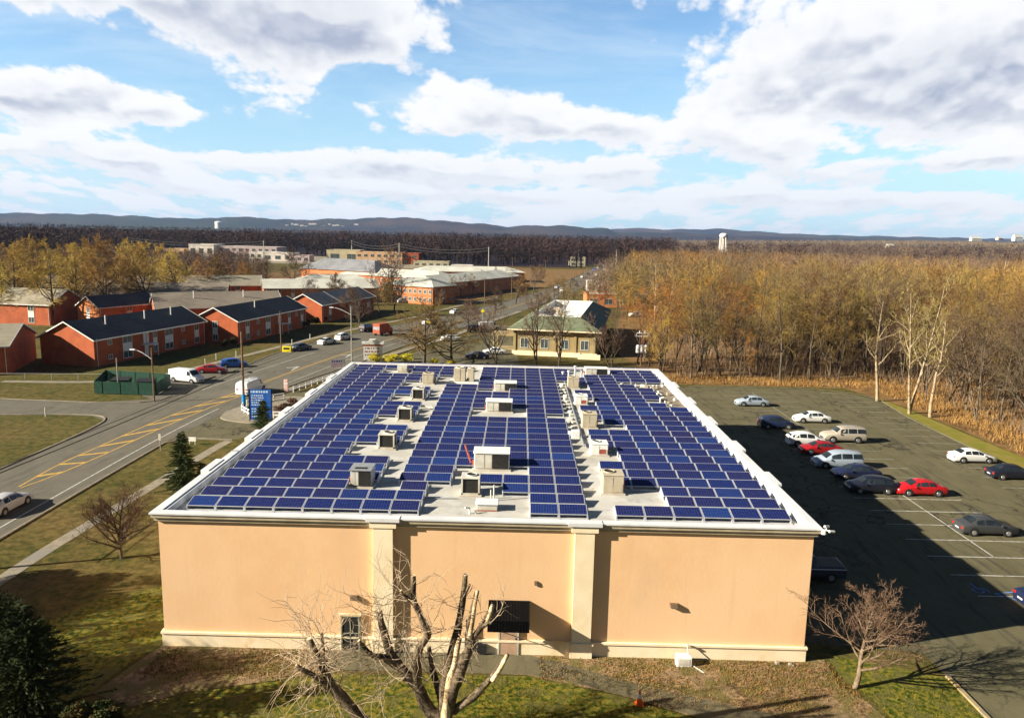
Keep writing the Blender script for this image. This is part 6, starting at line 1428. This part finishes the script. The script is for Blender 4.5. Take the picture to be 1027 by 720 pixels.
t=thing('yellow_box','yellow newspaper style box at the foot of the dark pole','box',(-44.6,148.9,0)); MB().bbox(-.9,.9,-.4,.4,0,1.1,.05).build('cabinet',M['yellow'],t); MB().box(-.6,.6,-.41,-.402,.5,.9).build('window',M['black'],t)
fw=[(353,263,17.5),(400,266,17),(490,270,16),(266,260,17)]
FP=[]
for i,(a,b__,h_) in enumerate(((265,262,16),(353,262.5,17.4),(400.5,266,16.6),(490,270,15.6),(580,268,14),(618,262,14))):
    x,y=G(a,b__); y=min(y,640); p_=at_y(a,b__,y); FP.append((p_.x,y,h_)); pole('tall distant utility pole against the dark woods, %s from the left'%ORD[i],p_.x,y,h_,(h_-1,),.45,M['greypole'],'distant utility poles')
FP.insert(0,(-330,640,16))
WR=.10
for i in range(len(FP)-1):
    a,b_=FP[i],FP[i+1]
    for k,dz in enumerate((-.6,-2.6)): wire('pale overhead wire between the distant poles, %s span from the left, %s line'%(ORD[i],('upper','lower')[k]),(a[0],a[1],a[2]+dz),(b_[0],b_[1],b_[2]+dz),3.0,.2,'wires between the distant poles')
for i,(a,b__,h_) in enumerate(((486,305,9.5),(513,300,10),(532,284,9),(433,316,8.5),(547,275,9),(514,271,9))):
    x,y=G(a,b__); pole('brown roadside utility pole along the bent road, %s of six'%ORD[i],x,y,h_,(h_-.8,),.15,M['wood'],'utility poles along the bent road')
pole('leaning pale pole rising above the golden woods at the right',*at_y(1004,300,330).xy,17.5,(17,),.22,M['greypole'])
# rack with utility equipment behind the building
t=thing('transformer_pole','pole with three white grey transformers and insulators behind the back parapet','utility pole',(25.0,141.5,0)); MB().cyl((0,0,0),(0,0,6.4),.16,.12,10).build('pole',M['wood'],t)
for dx in (-.75,.0,.75): MB().cyl((dx,-.35,2.6),(dx,-.35,3.9),.36,.36,14).lathe([(.36,3.9),(.2,4.05),(.01,4.1)],14,(dx,-.35)).build('transformer',M['coping'],t)
MB().box(-1.3,1.3,-.07,.07,5.6,5.75).box(-1.0,1.0,-.07,.07,6.2,6.35).cyl((-1.1,0,5.75),(-1.1,0,6.1),.09).cyl((0.5,0,6.35),(.5,0,6.8),.09).cyl((1.1,0,5.75),(1.1,0,6.1),.09).cyl((-.5,0,6.35),(-.5,0,6.7),.09).build('crossarm',M['coping'],t); MB().box(-.12,.12,-.2,-.16,4.0,5.4).build('red_cable_guard',M['rust'],t)
# ------------------------------------------------------------------ signs
def marks(mb,x0,x1,y,z0,z1,rows,seed,gap=.5):
    q=random.Random(seed); hh=(z1-z0)/rows
    for r_ in range(rows):
        x=x0; zc=z0+hh*(r_+.5)
        while x<x1-.02:
            w_=q.uniform(.35,1.0)*hh*.9
            if x+w_>x1: break
            mb.box(x,x+w_,y-.008,y-.001,zc-hh*gap/2,zc+hh*gap/2); x+=w_+hh*.28
    return mb
t=thing('banner_sign','tall blue sign board with rows of white lettering on the kerb island','sign',(-30.6,92.4,0),R(4))
MB().box(-1.35,1.35,-.06,.06,.35,4.2).build('board',M['bluevinyl'],t)
for s in (-1,1): MB().box(s*1.385-.035,s*1.385+.035,-.09,.09,0,4.3).build('post',M['darkmetal'],t)
lt=mat('sign_letters',(.60,.75,.9),(.45,.65,.85),scale=4)
q=MB(); marks(q,-1.15,1.15,-.06,3.75,4.1,1,1,.7); marks(q,-1.1,.5,-.06,2.1,3.6,5,2,.5); marks(q,-1.1,.2,-.06,.6,1.9,4,3,.45); q.build('lettering',lt,t)
t=thing('monument_sign','white sign with a red band and raised middle beside the yellow bushes','sign',(-25.9,141.4,0),R(6))
MB().box(-1.75,1.75,-.3,.3,0,2.75).box(-2.05,2.05,-.4,.4,3.05,3.5).add([(-1,-.38,3.5),(1,-.38,3.5),(.6,-.38,4.0),(-.6,-.38,4.0),(-1,.38,3.5),(1,.38,3.5),(.6,.38,4.0),(-.6,.38,4.0)],[(0,1,2,3),(5,4,7,6),(0,3,7,4),(1,5,6,2),(3,2,6,7)]).build('panel',M['white'],t); MB().box(-1.95,1.95,-.36,.36,2.752,3.048).build('red_band',M['rust'],t)
MB().cyl((0,-.39,3.68),(0,-.42,3.68),.2,.2,12).build('emblem',M['beige'],t)
q=MB(); marks(q,-1.55,1.55,-.30,.7,2.6,3,8,.55); q.build('lettering',mat('sign_dark_letters',(.35,.12,.15),(.3,.2,.2),scale=3),t)
t=thing('vinyl_banner','small white banner with pink and purple print at the roof corner','sign',(-29.0,126.5,0),R(20)); MB().box(-1.1,1.1,-.03,.03,1.0,2.5).build('board',M['white'],t); [MB().box(s*1.125-.025,s*1.125+.025,-.04,.04,0,2.6).build('post',M['greypole'],t) for s in (-1,1)]
q=MB(); marks(q,-1.0,1.0,-.03,1.9,2.4,1,4,.7); q.build('purple_print',mat('purple_print',(.22,.10,.42),(.3,.1,.5),scale=3),t); q=MB(); marks(q,-1.0,1.0,-.03,1.1,1.8,2,5,.5); q.build('pink_print',mat('pink_print',(.65,.12,.30),(.5,.1,.3),scale=3),t)
t=thing('marker_post','pale pink marker post beside the guard rail','post',G(287,393)); MB().bbox(-.3,.3,-.1,.1,0,1.9,.05).build('post_body',mat('pink_plastic',(.75,.45,.42),(.7,.5,.45),scale=3),t); MB().box(-.31,.31,-.11,.11,1.2,1.4).build('band',M['white'],t)
for i,(px,py,lab) in enumerate(((484,322,'yellow diamond warning sign on the pavement by the shop car park'),(430,334,'yellow diamond warning sign behind the spreading bare tree'))):
    x,y=G(px,py); t=thing('warning_sign',lab,'sign',(x,y,0)); MB().cyl((0,0,0),(0,0,2.9),.05).build('post',M['greypole'],t); s=.62; MB().add([(0,-.06,2.3-.1),(s,-.06,2.9-.1),(0,-.06,3.5-.1),(-s,-.06,2.9-.1),(0,-.03,2.2),(s,-.03,2.8),(0,-.03,3.4),(-s,-.03,2.8)],[(0,1,2,3),(4,7,6,5),(0,4,5,1),(1,5,6,2),(2,6,7,3),(3,7,4,0)]).build('diamond',M['yellow'],t)
t=thing('marker_post','thin grey delineator post on the verge left of the spruce','post',G(161,452)); MB().cyl((0,0,0),(0,0,1.9),.05).build('post_body',M['greypole'],t); MB().box(-.12,.12,-.07,-.05,1.2,1.9).build('plate',M['offwhite'],t)
t=thing('small_sign','small white sign board on the verge beside the spruce','sign',G(193,446)); MB().box(-.4,.4,-.03,.03,.4,.9).build('board',M['white'],t); MB().cyl((-.3,0,0),(-.3,0,.5),.03).cyl((.3,0,0),(.3,0,.5),.03).build('leg',M['white'],t)
for i,(px,py) in enumerate(((46,418),(206,366),(217,361),(237,358),(311,340),(293,346),(150,383))):
    x,y=G(px,py); t=thing('short_post','short grey post on the grass verge of the flats, %s of seven'%ORD[i],'post',(x,y,0),0,'short posts along the verge'); MB().cyl((0,0,0),(0,0,1.1),.09,.08,8).lathe([(.1,1.1),(.07,1.18),(.01,1.2)],8).build('post_body',M['offwhite'],t)
# ------------------------------------------------------------------ fences
def fence(label,pts,h_,n,railz,m,name='guard_rail',pr=.06,panel=None,rr=.05,cat='fence'):
    t=thing(name,label,cat,(pts[0][0],pts[0][1],0)); o=Vector((pts[0][0],pts[0][1],0)); P=[Vector((a,b,0))-o for a,b in pts]
    ls=[(P[i+1]-P[i]).length for i in range(len(P)-1)]; tot=sum(ls)
    def pt(s):
        for i,l in enumerate(ls):
            if s<=l or i==len(ls)-1: return P[i].lerp(P[i+1],min(s/l,1))
            s-=l
    for i in range(n+1): p=pt(tot*i/n); MB().box(p.x-pr,p.x+pr,p.y-pr,p.y+pr,0,h_).build('post',m,t)
    for z in railz:
        b=MB()
        for i in range(len(P)-1): b.cyl(P[i]+Vector((0,0,z)),P[i+1]+Vector((0,0,z)),rr,rr,6)
        b.build('rail',m,t)
    if panel:
        b=MB(); k=int(tot/.13)
        for i in range(k):
            p=pt(tot*(i+.5)/k); q=pt(min(tot,tot*(i+.5)/k+.05)); dd=(q-p).normalized() if (q-p).length>1e-4 else Vector((1,0,0)); a=p-dd*.055; c=p+dd*.055; nn=Vector((-dd.y,dd.x,0))*.012
            b.add([(v.x,v.y,z) for z in (.08,h_-.05) for v in (a-nn,c-nn,c+nn,a+nn)],[(4,5,6,7),(0,1,5,4),(1,2,6,5),(2,3,7,6),(3,0,4,7)])
        b.build('slat_panel',panel,t)
    return t
fence('curved white guard rail around the kerb island behind the blue sign',[(-35.6,100.2),(-34.8,97.2),(-33.0,95.0),(-31.0,94.2),(-28.3,94.4)],.95,8,(.45,.9),M['white'],rr=.09)
fence('white guard rail behind the work van on the island',[(-35.3,100.5),(-34.2,103.2),(-31.8,105.6)],.95,4,(.45,.9),M['white'],rr=.09)
fence('long white guard rail along the pavement left of the roof corner',[(-31.9,110.5),(-30.2,117),(-28.4,124),(-26.6,131)],.95,12,(.45,.9),M['white'],rr=.09)
fence('dark green slatted fence enclosing the rubbish containers',[(-50.6,106.3),(-59.6,106.5),(-62.8,115.5),(-51.6,113.2),(-50.6,106.3)],1.9,14,(.15,1.8),M['greenfab'],'enclosure_fence',.06,M['greenfab'],.04)
for i,(x,y) in enumerate(((-57.6,110.2),(-53.6,109.6))):
    t=thing('rubbish_container','dark green rubbish container in the slatted enclosure, %s one'%('left','right')[i],'container',(x,y,0),R(8)); MB().add([(-1.1,-.7,.2),(1.1,-.7,.2),(1.1,.7,.2),(-1.1,.7,.2),(-1.25,-.95,1.5),(1.25,-.95,1.5),(1.25,.95,1.7),(-1.25,.95,1.7)],[(0,3,2,1),(0,1,5,4),(1,2,6,5),(2,3,7,6),(3,0,4,7)]).build('bin_body',M['greenfab'],t); MB().add([(-1.3,-1,1.52),(1.3,-1,1.52),(1.3,1,1.74),(-1.3,1,1.74)],[(0,1,2,3)]).build('lid',M['black'],t)
fence('thin horizontal pipe rail in front of the leftmost brick flats',[(-100,113.5),(-77,116),(-64,117.2)],.9,9,(.85,),M['greypole'],'pipe_rail',.04,None,.05)
# ------------------------------------------------------------------ finish
S.render.engine='CYCLES'
S.cycles.max_bounces=4; S.cycles.diffuse_bounces=2; S.cycles.glossy_bounces=2; S.cycles.volume_bounces=0; S.cycles.transparent_max_bounces=4
